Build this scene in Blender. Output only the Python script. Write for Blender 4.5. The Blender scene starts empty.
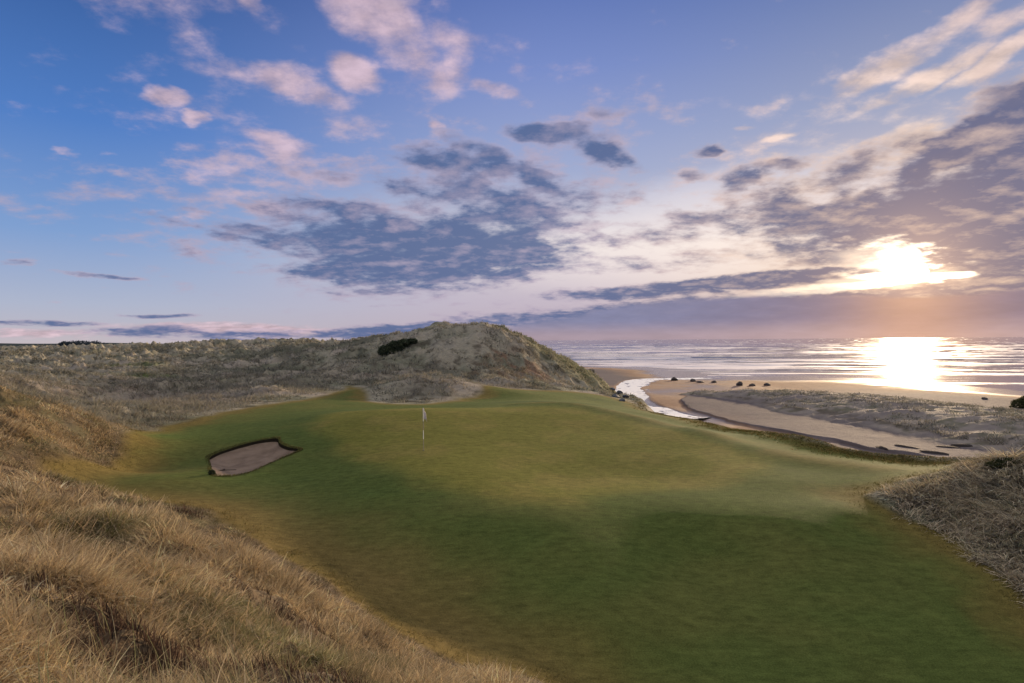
import bpy, math
import numpy as np
from mathutils import Matrix, Vector
rng = np.random.default_rng(7)
scn = bpy.context.scene
COL = scn.collection
W, H, F = 1024.0, 683.0, 626.0
CAM = np.array([0.0, 0.0, 5.7])
PITCH = math.radians(-0.09)
ROLL = math.radians(-0.43)
RM = np.array(Matrix.Rotation(math.pi/2 + PITCH, 3, 'X') @ Matrix.Rotation(ROLL, 3, 'Z'))
BO = -0.9                       # the beach lies this much below the figures first taken for it
SEA = -7.0+BO
SUN_AZ, SUN_EL = math.radians(32.4), math.radians(7.0)
QUICK = ''

# ------------------------------------------------------------------ geometry of the view (used to take distances off the photograph)
def ray(u, v):
    d = RM @ np.array([(u-W/2)/F, -(v-H/2)/F, -1.0])
    return d
def P(u, v, Y):                  # world point at forward distance Y
    d = ray(u, v); return CAM + d*(Y/d[1])
def PZ(u, v, z):                 # world point at height z
    d = ray(u, v); t = (z-CAM[2])/d[2]; return CAM + d*t
def azel(u, v):
    d = ray(u, v); return math.atan2(d[0], d[1]), math.atan2(d[2], math.hypot(d[0], d[1]))

# ------------------------------------------------------------------ noise
def _h(ix, iy, seed):
    n = (ix.astype(np.int64)*374761393 + iy.astype(np.int64)*668265263 + seed*1442695041) & 0xffffffff
    n = ((n ^ (n >> 13))*1274126177) & 0xffffffff
    n = ((n ^ (n >> 16))*2246822519) & 0xffffffff
    return ((n ^ (n >> 15)) & 0xffffff)/float(0xffffff)
def vn(x, y, seed=0):
    x = np.asarray(x, float); y = np.asarray(y, float)
    ix = np.floor(x); iy = np.floor(y); fx = x-ix; fy = y-iy
    fx = fx*fx*fx*(fx*(fx*6-15)+10); fy = fy*fy*fy*(fy*(fy*6-15)+10)
    a = _h(ix, iy, seed); b = _h(ix+1, iy, seed); c = _h(ix, iy+1, seed); d = _h(ix+1, iy+1, seed)
    return a+(b-a)*fx+(c-a)*fy+(a-b-c+d)*fx*fy
def fbm(x, y, sc, octv=4, seed=0, gain=0.5):
    s = 0; a = 1; t = 0; f = 1.0/sc
    ca, sa = math.cos(0.6), math.sin(0.6)
    for o in range(octv):
        s = s+a*(vn(x*f, y*f, seed+o*17)-0.5)*2; t += a; a *= gain; f *= 2.03
        x, y = x*ca-y*sa, x*sa+y*ca
    return s/t
def bil(x, y, sc, octv=3, seed=0):          # billowed: rounded humps, sharp creases
    s = 0; a = 1; t = 0; f = 1.0/sc
    for o in range(octv):
        s = s+a*np.abs(vn(x*f, y*f, seed+o*13)-0.5)*2; t += a; a *= 0.5; f *= 2.1
        x, y = x*0.8-y*0.6, x*0.6+y*0.8
    return s/t
def sst(a, b, x):
    t = np.clip((x-a)/(b-a), 0, 1); return t*t*(3-2*t)

# ------------------------------------------------------------------ polylines / polygons
def seg_d(x, y, pts, closed=False):
    """distance to a polyline, side sign and fraction along it"""
    pts = np.asarray(pts, float); n = len(pts)
    best = np.full(x.shape, 1e18); sgn = np.zeros(x.shape); par = np.zeros(x.shape)
    for i in range(n if closed else n-1):
        a = pts[i]; b = pts[(i+1) % n]
        dx, dy = b[0]-a[0], b[1]-a[1]; L = dx*dx+dy*dy+1e-12
        t = np.clip(((x-a[0])*dx+(y-a[1])*dy)/L, 0, 1)
        ex = x-a[0]-t*dx; ey = y-a[1]-t*dy; d = ex*ex+ey*ey
        m = d < best
        best = np.where(m, d, best)
        sgn = np.where(m, np.sign(dx*ey-dy*ex), sgn)   # + on the left of travel
        par = np.where(m, i+t, par)
    return np.sqrt(best), sgn, par
def poly_sd(x, y, pts):          # + inside
    d, _, _ = seg_d(x, y, pts, True)
    inside = np.zeros(x.shape, bool); n = len(pts); pts = np.asarray(pts, float)
    for i in range(n):
        x1, y1 = pts[i][:2]; x2, y2 = pts[(i+1) % n][:2]
        c = ((y1 > y) != (y2 > y)) & (x < (x2-x1)*(y-y1)/((y2-y1) if y2 != y1 else 1e-9)+x1)
        inside ^= c
    return np.where(inside, d, -d)
def smooth_poly(p, n=8, closed=True):
    p = np.asarray(p, float); m = len(p); out = []
    for i in range(m if closed else m-1):
        g = lambda k: p[k % m] if closed else p[min(max(k, 0), m-1)]
        p0, p1, p2, p3 = g(i-1), g(i), g(i+1), g(i+2)
        for k in range(n):
            t = k/n
            out.append(0.5*((2*p1)+(-p0+p2)*t+(2*p0-5*p1+4*p2-p3)*t*t+(-p0+3*p1-3*p2+p3)*t**3))
    if not closed: out.append(p[-1])
    return np.array(out)

# ------------------------------------------------------------------ terrain A: the links land
CA = [  # (u, v, forward distance)
 # green
 (423,450,33.5),(430,408.5,47),(360,411,47),(520,406,49),(560,404,50),(300,420,45),(340,440,37),(500,440,36.5),(600,430,40),(600,450,34.5),(560,480,28.8),(700,432,39),
 (700,452,34),(650,480,29),(800,482,28),(470,470,29.5),(400,480,28),(640,420,44),(780,457,33),(850,467,31),
 # front slope and hollow
 (470,500,25.2),(560,510,24),(400,522,23.2),(450,560,20.7),(330,502,26),(350,540,22.1),(600,521,23),(600,547,21),(600,582,19),(600,625,17),(600,683,15),(700,600,18.5),(700,520,23),(900,683,15),
 (800,600,18.5),(900,560,20.7),(800,520,23),(860,500,25.5),(850,525,22.9),(872,510,24.1),(450,683,13.3),(520,640,16.4),(400,610,17.8),(700,560,20.9),(750,640,16.6),(1000,640,16.6),
 # left fairway
 (100,462,33),(60,474,28),(150,430,43),(200,425,46),(250,405,59),(250,440,39),(200,470,32),(270,475,31),(150,480,29),(120,495,26.5),(200,505,25.5),(260,530,22.7),(300,560,20.2),
 # behind the green, dip and fairway beyond
 (430,411,54),(330,399,67),(380,404,61),(430,401,69),(500,398,74),(540,402,62),(600,404,66),(520,390,85),(350,390,82),(300,392,77),
 # foreground dune the camera stands on
 (150,533,13),(190,546,13.5),(60,541,11),(0,532,10.5),(60,568,8.6),(200,600,8.8),(300,600,14.5),(300,683,8.0),(380,640,13.5),(420,683,11.1),(100,683,4.4),(0,683,3.8),(0,600,5.8),(100,600,6.8),(240,560,14),
 (200,683,5.6),(490,683,13.2),
 # left hillside
 (0,390,34),(40,404,34),(75,426,34),(97,447,34),(100,466,31),(0,470,22),(40,478,24.5),(0,430,28),(50,445,29.5),(20,415,31),(-60,380,34),(-120,430,26),(-100,600,6.5),
 # valley and hummocks, left and far
 (0,381,60),(100,412,60),(60,405,62),(160,406,63),(150,395,75),(200,392,78),(100,390,80),(200,375,112),(100,376,110),(0,372,100),(300,377,108),(250,385,90),(300,360,170),(200,361,185),
 (100,362,190),(0,364,170),(330,352,230),(240,344,330),(225,347.5,290),(205,346,350),(270,346.5,300),(305,344.5,290),(180,347,380),(100,351,380),(0,356,350),(-100,360,200),(-200,380,100),
 (180,349,420),(60,353,700),(150,349.5,800),(0,353,900),(250,347,700),
 # the big dune
 (465,326.5,130),(440,328,131),(420,330.5,134),(490,328,130),(504,330,129),(516,332.5,128),(526,339,127.5),(535,347,128),(480,334,145),(440,334,146),(400,335,142),(370,341,160),(340,345.5,185),(320,347,215),
 (450,350,115),(420,350,118),(480,350,116),(450,372,103),(400,365,110),(480,386,92),(440,388,90),(540,386,96),(500,370,106),(520,355,120),(350,372,104),(350,386,87),(330,365,125),
 (430,377.5,79),(400,380,80),(460,382,79),(430,398,71),(390,396,72),(350,398,70),(470,394,76),
 (545,353,130),(560,363,133),(580,372,137),(590,378,139),(600,385,139),(615,396,136),(627,404,122),(560,390,112),(600,395,105),(610,400,88),(560,397,80),
 # edge of the bank above the beach
 (649,412,76),(668,416,61),(692,420,50),(727,427.5,44),(760,431,41.5),(795,436.5,38),(832,446.5,35),(870,453.5,33.7),(920,458.5,32.8),(985,461,32),(1060,455,33),(740,440,38),(690,429,42),(900,470,30),
 # right mound
 (882,493,26),(890,490,25.5),(920,481,26.4),(960,474,26),(1005,468,25),(1060,463,24),(1120,459,23.5),(940,529,22.8),(985,556,20.6),(1024,584,19),(1080,620,17.7),(905,512,24.2),
 (970,505,24),(1020,520,22),(1100,540,20),(1200,520,19),(960,467,29),(1010,464,28),(1100,455,26),
]
pa = [np.r_[P(*c)] for c in CA]
for x, y, z in [(0,0,4.0),(-1,0.8,3.95),(0,1,3.85),(1,0.8,3.75),(-2,1.7,3.8),(-1.2,2.4,3.65),(0,2.6,3.35),(1.6,2.2,3.1),(2.6,1,3.1),(-3,0.5,3.9),(-2,3.4,3.45),(1.2,4.6,2.5),(3,3.5,2.3),(-1.7,0,4.0),(1.5,-1,3.9),(0,-4,3.9),(5,-3,2.0),(-6,-3,4.4),(4,4,1.5),(8,2,-0.8),(14,5,-2.2),(20,2,-0.4),(28,12,0.6),(0,-14,3.0),(-15,-10,4.5),(15,-15,2),(-20,10,5),
                (-30,30,4.2),(-40,-40,4),(40,-40,2),(0,-80,3),(-90,0,4),(60,-90,2),(-300,-100,4),(0,-400,4),(-400,300,2),(-900,600,2),(300,-900,3),(35,20,0.5),(40,10,1),(60,0,2),
                (-1500,2500,1),(-500,3500,0),(-3000,0,4),(0,-3000,4),(3000,-1500,4),(20,165,-3),(-20,260,0),(-120,700,-2)]:
    pa.append(np.array([x, y, z], float))
pa = np.array(pa)
C0 = 1.0
def warp(x, y):
    r = np.sqrt(x*x+y*y+C0*C0)
    return np.arctan2(x, y), np.log(r)
class RBF:
    def __init__(s, pts, eps=0.06, smooth=1e-3):
        s.a, s.l = warp(pts[:,0], pts[:,1]); s.eps = eps; n = len(pts)
        K = s.k(s.a, s.l); K += np.eye(n)*smooth
        Q = np.c_[np.ones(n), s.l]; A = np.block([[K, Q], [Q.T, np.zeros((2, 2))]])
        s.w = np.linalg.solve(A, np.r_[pts[:,2], 0, 0]); s.n = n
    def k(s, a, l):
        da = 2*np.sin((a[:,None]-s.a[None])/2)
        dl = l[:,None]-s.l[None]
        return -np.sqrt(da*da+dl*dl+s.eps**2)
    def __call__(s, x, y):
        sh = x.shape; a, l = warp(x.ravel(), y.ravel()); out = np.empty(a.size)
        for i in range(0, a.size, 40000):
            out[i:i+40000] = s.k(a[i:i+40000], l[i:i+40000])@s.w[:s.n]+s.w[s.n]+s.w[s.n+1]*l[i:i+40000]
        return out.reshape(sh)
RA = RBF(pa)

# ------------------------------------------------------------------ terrain B: beach, sand flat, spit
pb = []
for u, v, z in [(830,455,-6.2),(770,445,-6.3),(900,462,-6.1),(1000,465,-6.0),(1150,470,-6),(900,445,-6.1),(980,450,-6.0),(800,425,-6.15),(760,412,-6.2),(720,400,-6.25),(700,420,-6.55),(660,390,-6.5),
                (690,385,-6.5),(640,375,-6.4),(600,370,-6.2),(600,380,-6.0),(750,380,-6.55),(850,382,-6.5),(950,392,-6.4),(1020,398,-6.3),(700,377,-6.9),(800,377,-6.98),(900,381,-6.98),(1000,389,-6.98),
                (650,367,-6.98),(600,365,-6.98),(570,363,-6.98),(650,361,-7.8),(800,368,-7.8),(900,370,-7.8),(1000,376,-7.9),(1100,388,-7.9),(1100,398,-6.98),(1100,410,-6.3)]:
    pb.append(PZ(u, v, z+BO))
for x, y, z in [(0,420,-7),(-60,700,-7),(-400,1400,-7),(-1500,3000,-7),(600,600,-9),(200,900,-9),(900,100,-9),(2000,2000,-12),(500,3500,-12),(0,0,-6.2),(30,10,-6.1),(60,0,-6),(150,0,-6.3),(190,0,-7),(230,0,-8),
                (60,-90,-6),(160,-100,-6.9),(250,-300,-8),(1500,-900,-9),(-40,40,-6),(-400,0,-6),(-20,300,-6.3),(50,-600,-6),(230,-1500,-7)]:
    pb.append(np.array([x, y, z+BO], float))
RB = RBF(np.array(pb), eps=0.08)

def W2(pts, z=-6.1): return np.array([PZ(u, v, z+BO)[:2] for u, v in pts])
EDGE = np.array([(-1900,3000),(-450,1400),(-95,700),(-40,420),(-16,280),(-2,215),(9,175),(15,156)] +
                [tuple(P(u, v, Y)[:2]) for u, v, Y in [(590,377,143),(603,386,142),(617,396,137),(628,405,120),(638,409,96),(649,412.6,76),(668,416.8,61),(692,420.6,50),(727,428,44),(760,431.6,41.5),(795,437,38),(832,447,35),
                                      (870,454,33.7),(920,459,32.8),(985,460.5,32.6),(1060,455,34),(1160,450,34)]] + [(55,26),(90,5),(110,-60),(160,-500),(220,-3000)])
SCARP = smooth_poly(W2([(722,391),(705,392),(690,395),(682,399),(686,405),(698,411),(720,418),(765,428),(800,435),(840,443),(877,450),(905,455)], -6.2), 6, False)
SPIT = smooth_poly(W2([(704,391),(725,392.5),(755,394),(800,397.5),(850,403),(900,410.5),(950,418),(1000,425),(1060,433),(1130,441)], -5.6), 5, False)
STREAM = smooth_poly(W2([(708,377),(690,378),(672,379),(658,379.4),(645,380.5),(632,384.5),(628,391),(633,399),(645,406),(659,412),(678,417.5),(692,421.5)], -6.6), 6, False)
def onA(u, v):
    z = -0.4
    for _ in range(12): p = PZ(u, v, z); z = 0.5*z+0.5*float(RA(np.array([p[0]]), np.array([p[1]]))[0])
    return p
BUNK = smooth_poly(np.array([onA(u, v)[:2] for u, v in [(207,458),(214,453),(232,447),(255,441),(277,438),(281,443),(290,447),(301,449),(292,454),(280,459),(262,467),(245,473),(228,475.5),(212,474),(209,465)]]), 4)
RIDGE = smooth_poly(np.array([P(u, v, Y)[:2] for u, v, Y in [(520,404,52),(560,402,51),(600,408,48),(640,418,44.5),(700,431,39.5),(780,455,33.4),(850,466,31.3),(880,470,30.5)]]), 5, False)
# mown ground outline
MOWN = np.array([tuple(P(u, v, Y)[:2]) for u, v, Y in [(62,472,29.5),(108,456,33),(128,441,39),(170,425,46),(215,415,52),(262,405,59.5),(310,398,68),(335,392,78),(345,386,87),(362,388,84),(372,402,66),(400,404,62),
        (440,402,68),(475,396,76),(492,392,84),(530,390,88),(585,394,96),(612,401,95),(632,407,90),(649,412.6,76.5),(668,416.8,61.5),(692,420.6,50.5),(727,428,44.4),(760,431.6,42),(795,437,38.4),(832,447,35.3),(870,454,34),(920,459,33),
        (985,461,32.4),(1000,464,30.5),(960,468,28),(920,476,26.8),(880,489,26.3),(884,497,25.3),(905,514,24),(940,531,22.7),(985,558,20.4),(1024,586,18.9),(1100,640,16.5)]] +
        [(14,6),(9,4.5),(6,5.5)] + [tuple(P(u, v, Y)[:2]) for u, v, Y in [(600,760,12.2),(540,683,14.2),(470,660,14.4),(400,628,15.7),(340,596,17.6),(290,560,20),(240,532,22.3),(190,512,24.6),(140,503,25.6),(90,500,25),(50,492,25.5),(30,482,26.5)]])
MOWN_S = smooth_poly(MOWN, 2)
GREEN = smooth_poly(np.array([P(u, v, Y)[:2] for u, v, Y in [(322,436,38.5),(318,420,45),(350,412,47.5),(430,408.6,47.4),(520,406,49),(575,408,47.5),(640,424,42),(700,440,37),(765,458,32.5),(770,470,30.3),(720,484,27.9),(650,495,26.3),(560,502,25),(500,497,25.4),
        (450,490,26.4),(400,476,28.8),(350,455,33)]]), 5)
MOUND = np.array([tuple(P(u, v, Y)[:2]) for u, v, Y in [(880,491,26.2),(920,478,26),(960,470,27),(1000,466,29),(1060,458,31)]] + [(45,24),(60,0),(20,2),(13,9)] +
        [tuple(P(u, v, Y)[:2]) for u, v, Y in [(1024,586,18.9),(985,558,20.4),(940,531,22.7),(905,514,24)]])

def bank(x, y):      # signed distance to the coast edge, + seaward
    d, s, p = seg_d(x, y, EDGE); return d*np.where(s > 0, 1.0, -1.0), p

def height(x, y, full=True):
    """height and masks at world points"""
    r = np.hypot(x, y)
    sd, par = bank(x, y)
    sd = sd + fbm(x, y, 9, 3, 91)*np.clip(r*0.01, 0, 1.2)
    zA = RA(x, y)
    mw = poly_sd(x, y, MOWN_S) + fbm(x, y, 2.5, 4, 5)*np.clip(r*0.018, 0.15, 0.8)
    mown = sst(-0.3, 0.5, mw/np.clip(r*0.03, 0.5, 2))
    rough = 1-mown
    # mown undulation
    und = fbm(x, y, 9, 2, 11)*0.085+fbm(x*0.5, y, 3.0, 3, 12)*0.03
    zA = zA+mown*und*sst(9, 16, r)*0.9
    rd, rs, rp = seg_d(x, y, RIDGE)
    zA = zA+0.13*np.exp(-(rd/1.5)**2)*mown-0.12*np.exp(-((rd-3.2)/1.6)**2)*(rs > 0)*mown*sst(5, 9, -sd+9)*0.8
    # rough: hummocks sized with the dunes
    near = 1-sst(36, 62, r); far = 1-near
    h1 = (0.45-bil(x, y, 3.2, 3, 21))*0.62+(0.45-bil(x, y, 1.2, 3, 22))*0.48+fbm(x, y, 0.35, 2, 23)*0.05
    big = np.clip(r/140, 0.45, 3.0)
    h2 = (0.45-bil(x, y, 13, 4, 31))*3.0*big+fbm(x, y, 5.0, 3, 32)*0.35+(0.45-bil(x, y, 3.2, 3, 33))*1.4*np.clip(r/110, 0.8, 2)
    bigd = np.exp(-(((x-2)/42)**2+((y-122)/26)**2))
    edge = sst(0, 3.5, -mw/np.clip(r*0.03, 1, 2.2))
    h2 = h2*(1-0.15*bigd)
    zA = zA+rough*(near*h1+far*h2*(0.3+0.7*edge))*(0.25+0.75*edge)
    # far land swells
    zA = zA+sst(500, 1500, r)*(fbm(x, y, 700, 3, 41)*3)*sst(0, 400, -sd)
    # bunker
    bs = poly_sd(x, y, BUNK)
    # beach
    zB = RB(x, y)
    wob = fbm(x, y, 6, 3, 66)*0.9; cd, cs, cp = seg_d(x+wob, y+wob, SCARP)
    sgn = np.where(cs > 0, 1.0, -1.0)
    zB = zB+0.24*np.where(sgn > 0, np.exp(-(cd/9.0)), -0.25*np.exp(-(cd/5.0)))*np.clip(cd*4, 0, 1)**0.5*sst(0, 4, cp)
    pd, ps, pp = seg_d(x, y, SPIT)
    wd = 5.0+13*sst(0, 25, pp)
    pdn = pd+fbm(x, y, 7, 3, 51)*2.2
    sp = sst(1.0, 0.0, pdn/wd)
    spit = sst(1.08, 0.93, pdn/wd)
    zB = zB+(0.6+1.25*sst(0, 15, pp))*sp**0.5*(1+0.3*fbm(x, y, 8, 2, 52))+spit*((0.45-bil(x, y, 3.2, 3, 53))*0.55)
    wdst, ws, wp = seg_d(x, y, STREAM)
    sw = 3.6+1.0*fbm(x, y, 12, 2, 61)+2.0*sst(26, 6, wp)
    chan = sst(1.25, 0.4, wdst/sw)*sst(67, 58, wp)
    zB = zB-0.55*chan
    zB = zB+fbm(x, y, 6, 3, 62)*0.05+fbm(x, y, 1.2, 2, 63)*0.012
    # join
    cliff = sst(22, 26, par)                         # past the dune toe the bank is a grassy slope
    wbank = 5.0+4*cliff
    t = sst(0, 1, sd/wbank)
    z = zA*(1-t)+np.minimum(zB, zA)*t
    coast = sst(0, 120, sd)
    z = np.where(sd > wbank, zB, z)
    beach = sst(0.55, 0.85, t+0.1*fbm(x, y, 2, 3, 64))
    # the bunker floor sits under its own sheet
    floor = -0.45
    z = np.where(bs > 0.0, z-sst(0.02, 0.4, bs)*1.7, z)
    if not full: return z
    return z, dict(mown=mown, mw=mw, beach=beach, sd=sd, par=par, spit=spit, sp=sp, chan=chan, bs=bs, r=r, scd=cd*sgn, scp=cp, wd=wdst, bigd=bigd, edge=edge, rd=rd, zA=zA)

# ------------------------------------------------------------------ grid
NS = 1040 if not QUICK else 420
smax = 1.02
th = np.arctan(np.linspace(-smax, smax, NS))
side = np.linspace(th[-1], 2*np.pi+th[0], 150)[1:-1]
TH = np.r_[th, side]
def lnr(a, b, k): return np.exp(np.arange(math.log(a), math.log(b), k))
kk = 1 if not QUICK else 2.5
R = np.r_[lnr(0.6, 3, 0.03), lnr(3, 60, 0.0056*kk), lnr(60, 240, 0.0045*kk), lnr(240, 700, 0.009*kk), lnr(700, 7000, 0.04)]
RR, TT = np.meshgrid(R, TH, indexing='ij')
X = RR*np.sin(TT); Y = RR*np.cos(TT)
Z, M = height(X, Y)
print('terrain', X.shape)

# local slope-independent albedo
def mix(a, b, t): return a*(1-t[..., None])+np.asarray(b)*t[..., None]
def albedo(x, y, z, M):
    c = np.zeros(x.shape+(3,))
    r = M['r']
    # rough / marram
    n1 = fbm(x, y, 6, 4, 101); n2 = fbm(x, y, 1.6, 3, 102); n3 = fbm(x, y, 28, 3, 103); n4 = fbm(x, y, 0.5, 3, 104)
    c[:] = (0.26, 0.235, 0.18)
    c = mix(c, (0.145, 0.148, 0.105), sst(-0.1, 0.5, n1+0.3*n2))
    c = mix(c, (0.26, 0.225, 0.19), sst(0.1, 0.6, -n1+0.4*n3)*0.8)
    c = mix(c, (0.055, 0.046, 0.035), sst(0.15, 0.5, n2+0.3*n1)*0.75)
    n5 = fbm(x*1.6, y, 26, 4, 106)*sst(90, 200, r)+fbm(x*1.4, y, 9, 3, 107)*sst(50, 90, r)*0.8
    c = mix(c, (0.080, 0.080, 0.060), sst(0.05, 0.5, n5)*0.75)
    c = mix(c, (0.27, 0.245, 0.20), sst(0.05, 0.5, -n5)*0.45)
    warm = sst(50, 38, r)*sst(0.0, -3.0, x-0.1*y)
    c = mix(c, (0.19, 0.135, 0.085), warm*(0.6+0.3*n2))
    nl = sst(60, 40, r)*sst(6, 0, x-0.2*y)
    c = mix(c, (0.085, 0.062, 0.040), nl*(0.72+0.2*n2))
    c = mix(c, (0.085, 0.090, 0.035), warm*sst(0.25, 0.6, n1*0.8+n4*0.3)*0.4)
    # short pinkish ground in the valley left of the fairway
    val = sst(0, 8, -M['mw'])*sst(38, 26, -M['mw'])*sst(50, 62, r)*sst(-5, -15, x)*(1-M['bigd'])
    c = mix(c, (0.17, 0.135, 0.11), val*0.55*(0.7+0.6*n2))
    # mown
    g = np.zeros_like(c); g[:] = (0.073, 0.095, 0.025)
    m1 = fbm(x*0.6, y, 7, 4, 111); m2 = fbm(x, y, 2.2, 4, 112); m3 = fbm(x, y*2.0, 0.5, 3, 113)
    g = mix(g, (0.044, 0.070, 0.020), sst(0.0, 0.55, m1)*0.8)
    g = mix(g, (0.100, 0.100, 0.030), sst(0.05, 0.6, -m1+0.25*m2)*0.6)
    gs = poly_sd(x, y, GREEN)
    gm = sst(-1.0, 1.2, gs+0.8*m2)
    gr = mix(np.zeros_like(c)+np.array((0.134, 0.130, 0.030)), (0.150, 0.132, 0.036), sst(-0.2, 0.5, m2))
    g = g*(1-gm[..., None])+gr*gm[..., None]
    # dry fescue towards the edges; along the ridge, warm sun highlight put into the colour
    dry = sst(3.2, 0.2, M['mw']+1.6*m2+0.6*m1)
    dry = np.maximum(dry, 0.65*np.exp(-(M['rd']/1.1)**2)*sst(-0.5, 0.3, m2+0.2))
    g = mix(g, (0.165, 0.108, 0.036), dry*0.65)
    lb = sst(6.0, 0.5, M['mw']+1.2*m1)*sst(3, -2, x)*sst(40, 34, r)
    g = mix(g, (0.135, 0.098, 0.036), lb*(0.8+0.35*m2))
    g = g*(1+0.10*m3[..., None]+0.08*m2[..., None])
    c = c*(1-M['mown'][..., None])+g*M['mown'][..., None]
    # a green patch far in the hummocks
    for (u, v, Yd, rx, ry) in [(132,368,150,7,5),(165,384,95,9,2)]:
        q = P(u, v, Yd); c = mix(c, (0.075, 0.11, 0.03), 0.8*np.exp(-(((x-q[0])/rx)**2+((y-q[1])/ry)**2)**2))
    # erosion scars on the dune end
    for (u, v, Yd, rx) in [(522,368,114,4.5),(507,362,116,3),(543,376,114,5),(497,376,106,4),(575,390,108,3.5),(535,385,104,4)]:
        q = P(u, v, Yd); c = mix(c, (0.20, 0.125, 0.085), 0.75*np.exp(-(((x-q[0])/rx)**2+((y-q[1])/rx)**2))*sst(-0.3, 0.2, n2))
    gl = sst(-10, 6, x)*sst(122, 134, y)*sst(165, 150, y)
    c = mix(c, (0.15, 0.145, 0.05), gl*0.5)
    # sand
    s = np.zeros_like(c); s[:] = (0.118, 0.100, 0.107)
    s = mix(s, (0.095, 0.081, 0.090), sst(-0.2, 0.5, fbm(x, y, 14, 4, 121)))
    s = mix(s, (0.12, 0.10, 0.10), sst(0.5, 3, -M['scd'])*sst(14, 8, -M['scd'])*sst(3, 8, M['scp'])*0.8)
    wet = sst(-6.36, -6.62, z-BO+0.08*fbm(x, y, 12, 3, 122))
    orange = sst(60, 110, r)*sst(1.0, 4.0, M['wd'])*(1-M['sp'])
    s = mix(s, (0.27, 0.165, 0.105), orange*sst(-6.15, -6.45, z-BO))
    s = mix(s, (0.11, 0.075, 0.058), wet*0.8)
    scl = np.exp(-((M['scd']+0.1)/0.38)**2)*sst(0.5, 3, M['scp'])
    s = mix(s, (0.075, 0.055, 0.05), scl*0.7*sst(-0.5, 0.2, fbm(x, y, 5, 3, 131)))
    sg = mix(np.zeros_like(c)+np.array((0.25, 0.215, 0.185)), (0.15, 0.14, 0.10), sst(0.0, 0.5, n2+0.5*n1))
    sg = mix(sg, (0.18, 0.155, 0.148), sst(0.0, 0.5, -n1))
    s = s*(1-0.9*M['spit'][..., None])+sg*0.9*M['spit'][..., None]
    rim = np.exp(-((M['sp']-0.09)/0.07)**2)*M['spit']
    s = mix(s, (0.10, 0.082, 0.065), rim*sst(-0.4, 0.2, n2)*0.8)
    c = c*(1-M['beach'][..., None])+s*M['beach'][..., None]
    c = c*(1+0.10*n4[..., None]*(1-M['mown'][..., None]))
    M['wet'] = wet*M['beach']
    return np.clip(c, 0.01, 0.8)
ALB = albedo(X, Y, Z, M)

LR = np.log(R)
def grid(x, y, want=('mw', 'beach')):
    """terrain height and masks by interpolation in the ready-made grid"""
    r = np.hypot(x, y); a = np.mod(np.arctan2(x, y)-TH[0], 2*np.pi)+TH[0]
    fi = np.clip(np.interp(np.log(r), LR, np.arange(len(R))), 0, len(R)-1.001); ext = np.r_[TH, TH[0]+2*np.pi]
    fj = np.clip(np.interp(a, ext, np.arange(len(ext))), 0, len(TH)-0.001)
    i = fi.astype(int); j = fj.astype(int); u = fi-i; v = fj-j; j2 = (j+1) % len(TH)
    def g(A_):
        if A_.ndim == 3: return g(A_[..., 0])[..., None]*np.array([1, 0, 0])+g(A_[..., 1])[..., None]*np.array([0, 1, 0])+g(A_[..., 2])[..., None]*np.array([0, 0, 1])
        return A_[i, j]*(1-u)*(1-v)+A_[i+1, j]*u*(1-v)+A_[i, j2]*(1-u)*v+A_[i+1, j2]*u*v
    return g(Z), {k: g(ALB if k == 'alb' else M[k]) for k in want}
def height1(x, y):
    return float(height(np.array([float(x)]), np.array([float(y)]), False)[0])

# ------------------------------------------------------------------ helpers for objects
def meta(o, kind=None, label=None, cat=None, group=None):
    if kind: o['kind'] = kind
    if label: o['label'] = label
    if cat: o['category'] = cat
    if group: o['group'] = group
    return o
def mesh_np(name, V, Q, mat, attrs=None, smooth=True, parent=None, loc=None):
    """V (n,3); Q (m,4) or (m,3) faces"""
    me = bpy.data.meshes.new(name); V = np.asarray(V, np.float32); Q = np.asarray(Q, np.int32); k = Q.shape[1]
    me.vertices.add(len(V)); me.vertices.foreach_set('co', V.ravel())
    me.loops.add(Q.size); me.loops.foreach_set('vertex_index', Q.ravel())
    me.polygons.add(len(Q)); me.polygons.foreach_set('loop_start', np.arange(0, Q.size, k, dtype=np.int32))
    me.polygons.foreach_set('loop_total', np.full(len(Q), k, np.int32))
    if smooth: me.polygons.foreach_set('use_smooth', np.ones(len(Q), bool))
    for an, av in (attrs or {}).items():
        av = np.asarray(av, np.float32)
        if av.ndim == 2:
            a = me.attributes.new(an, 'FLOAT_COLOR', 'POINT'); a.data.foreach_set('color', np.c_[av, np.ones(len(av))].astype(np.float32).ravel())
        else:
            a = me.attributes.new(an, 'FLOAT', 'POINT'); a.data.foreach_set('value', av.ravel())
    me.update(calc_edges=True); me.validate()
    if mat: me.materials.append(mat)
    o = bpy.data.objects.new(name, me); COL.objects.link(o)
    if parent: o.parent = parent
    if loc is not None: o.location = loc
    return o
def sub_mesh(name, V, Q, sel, mat, attrs):
    q = Q[sel]; used = np.unique(q); rem = np.full(len(V), -1, np.int64); rem[used] = np.arange(len(used))
    return mesh_np(name, V[used], rem[q], mat, {k: a[used] for k, a in attrs.items()})

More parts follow.
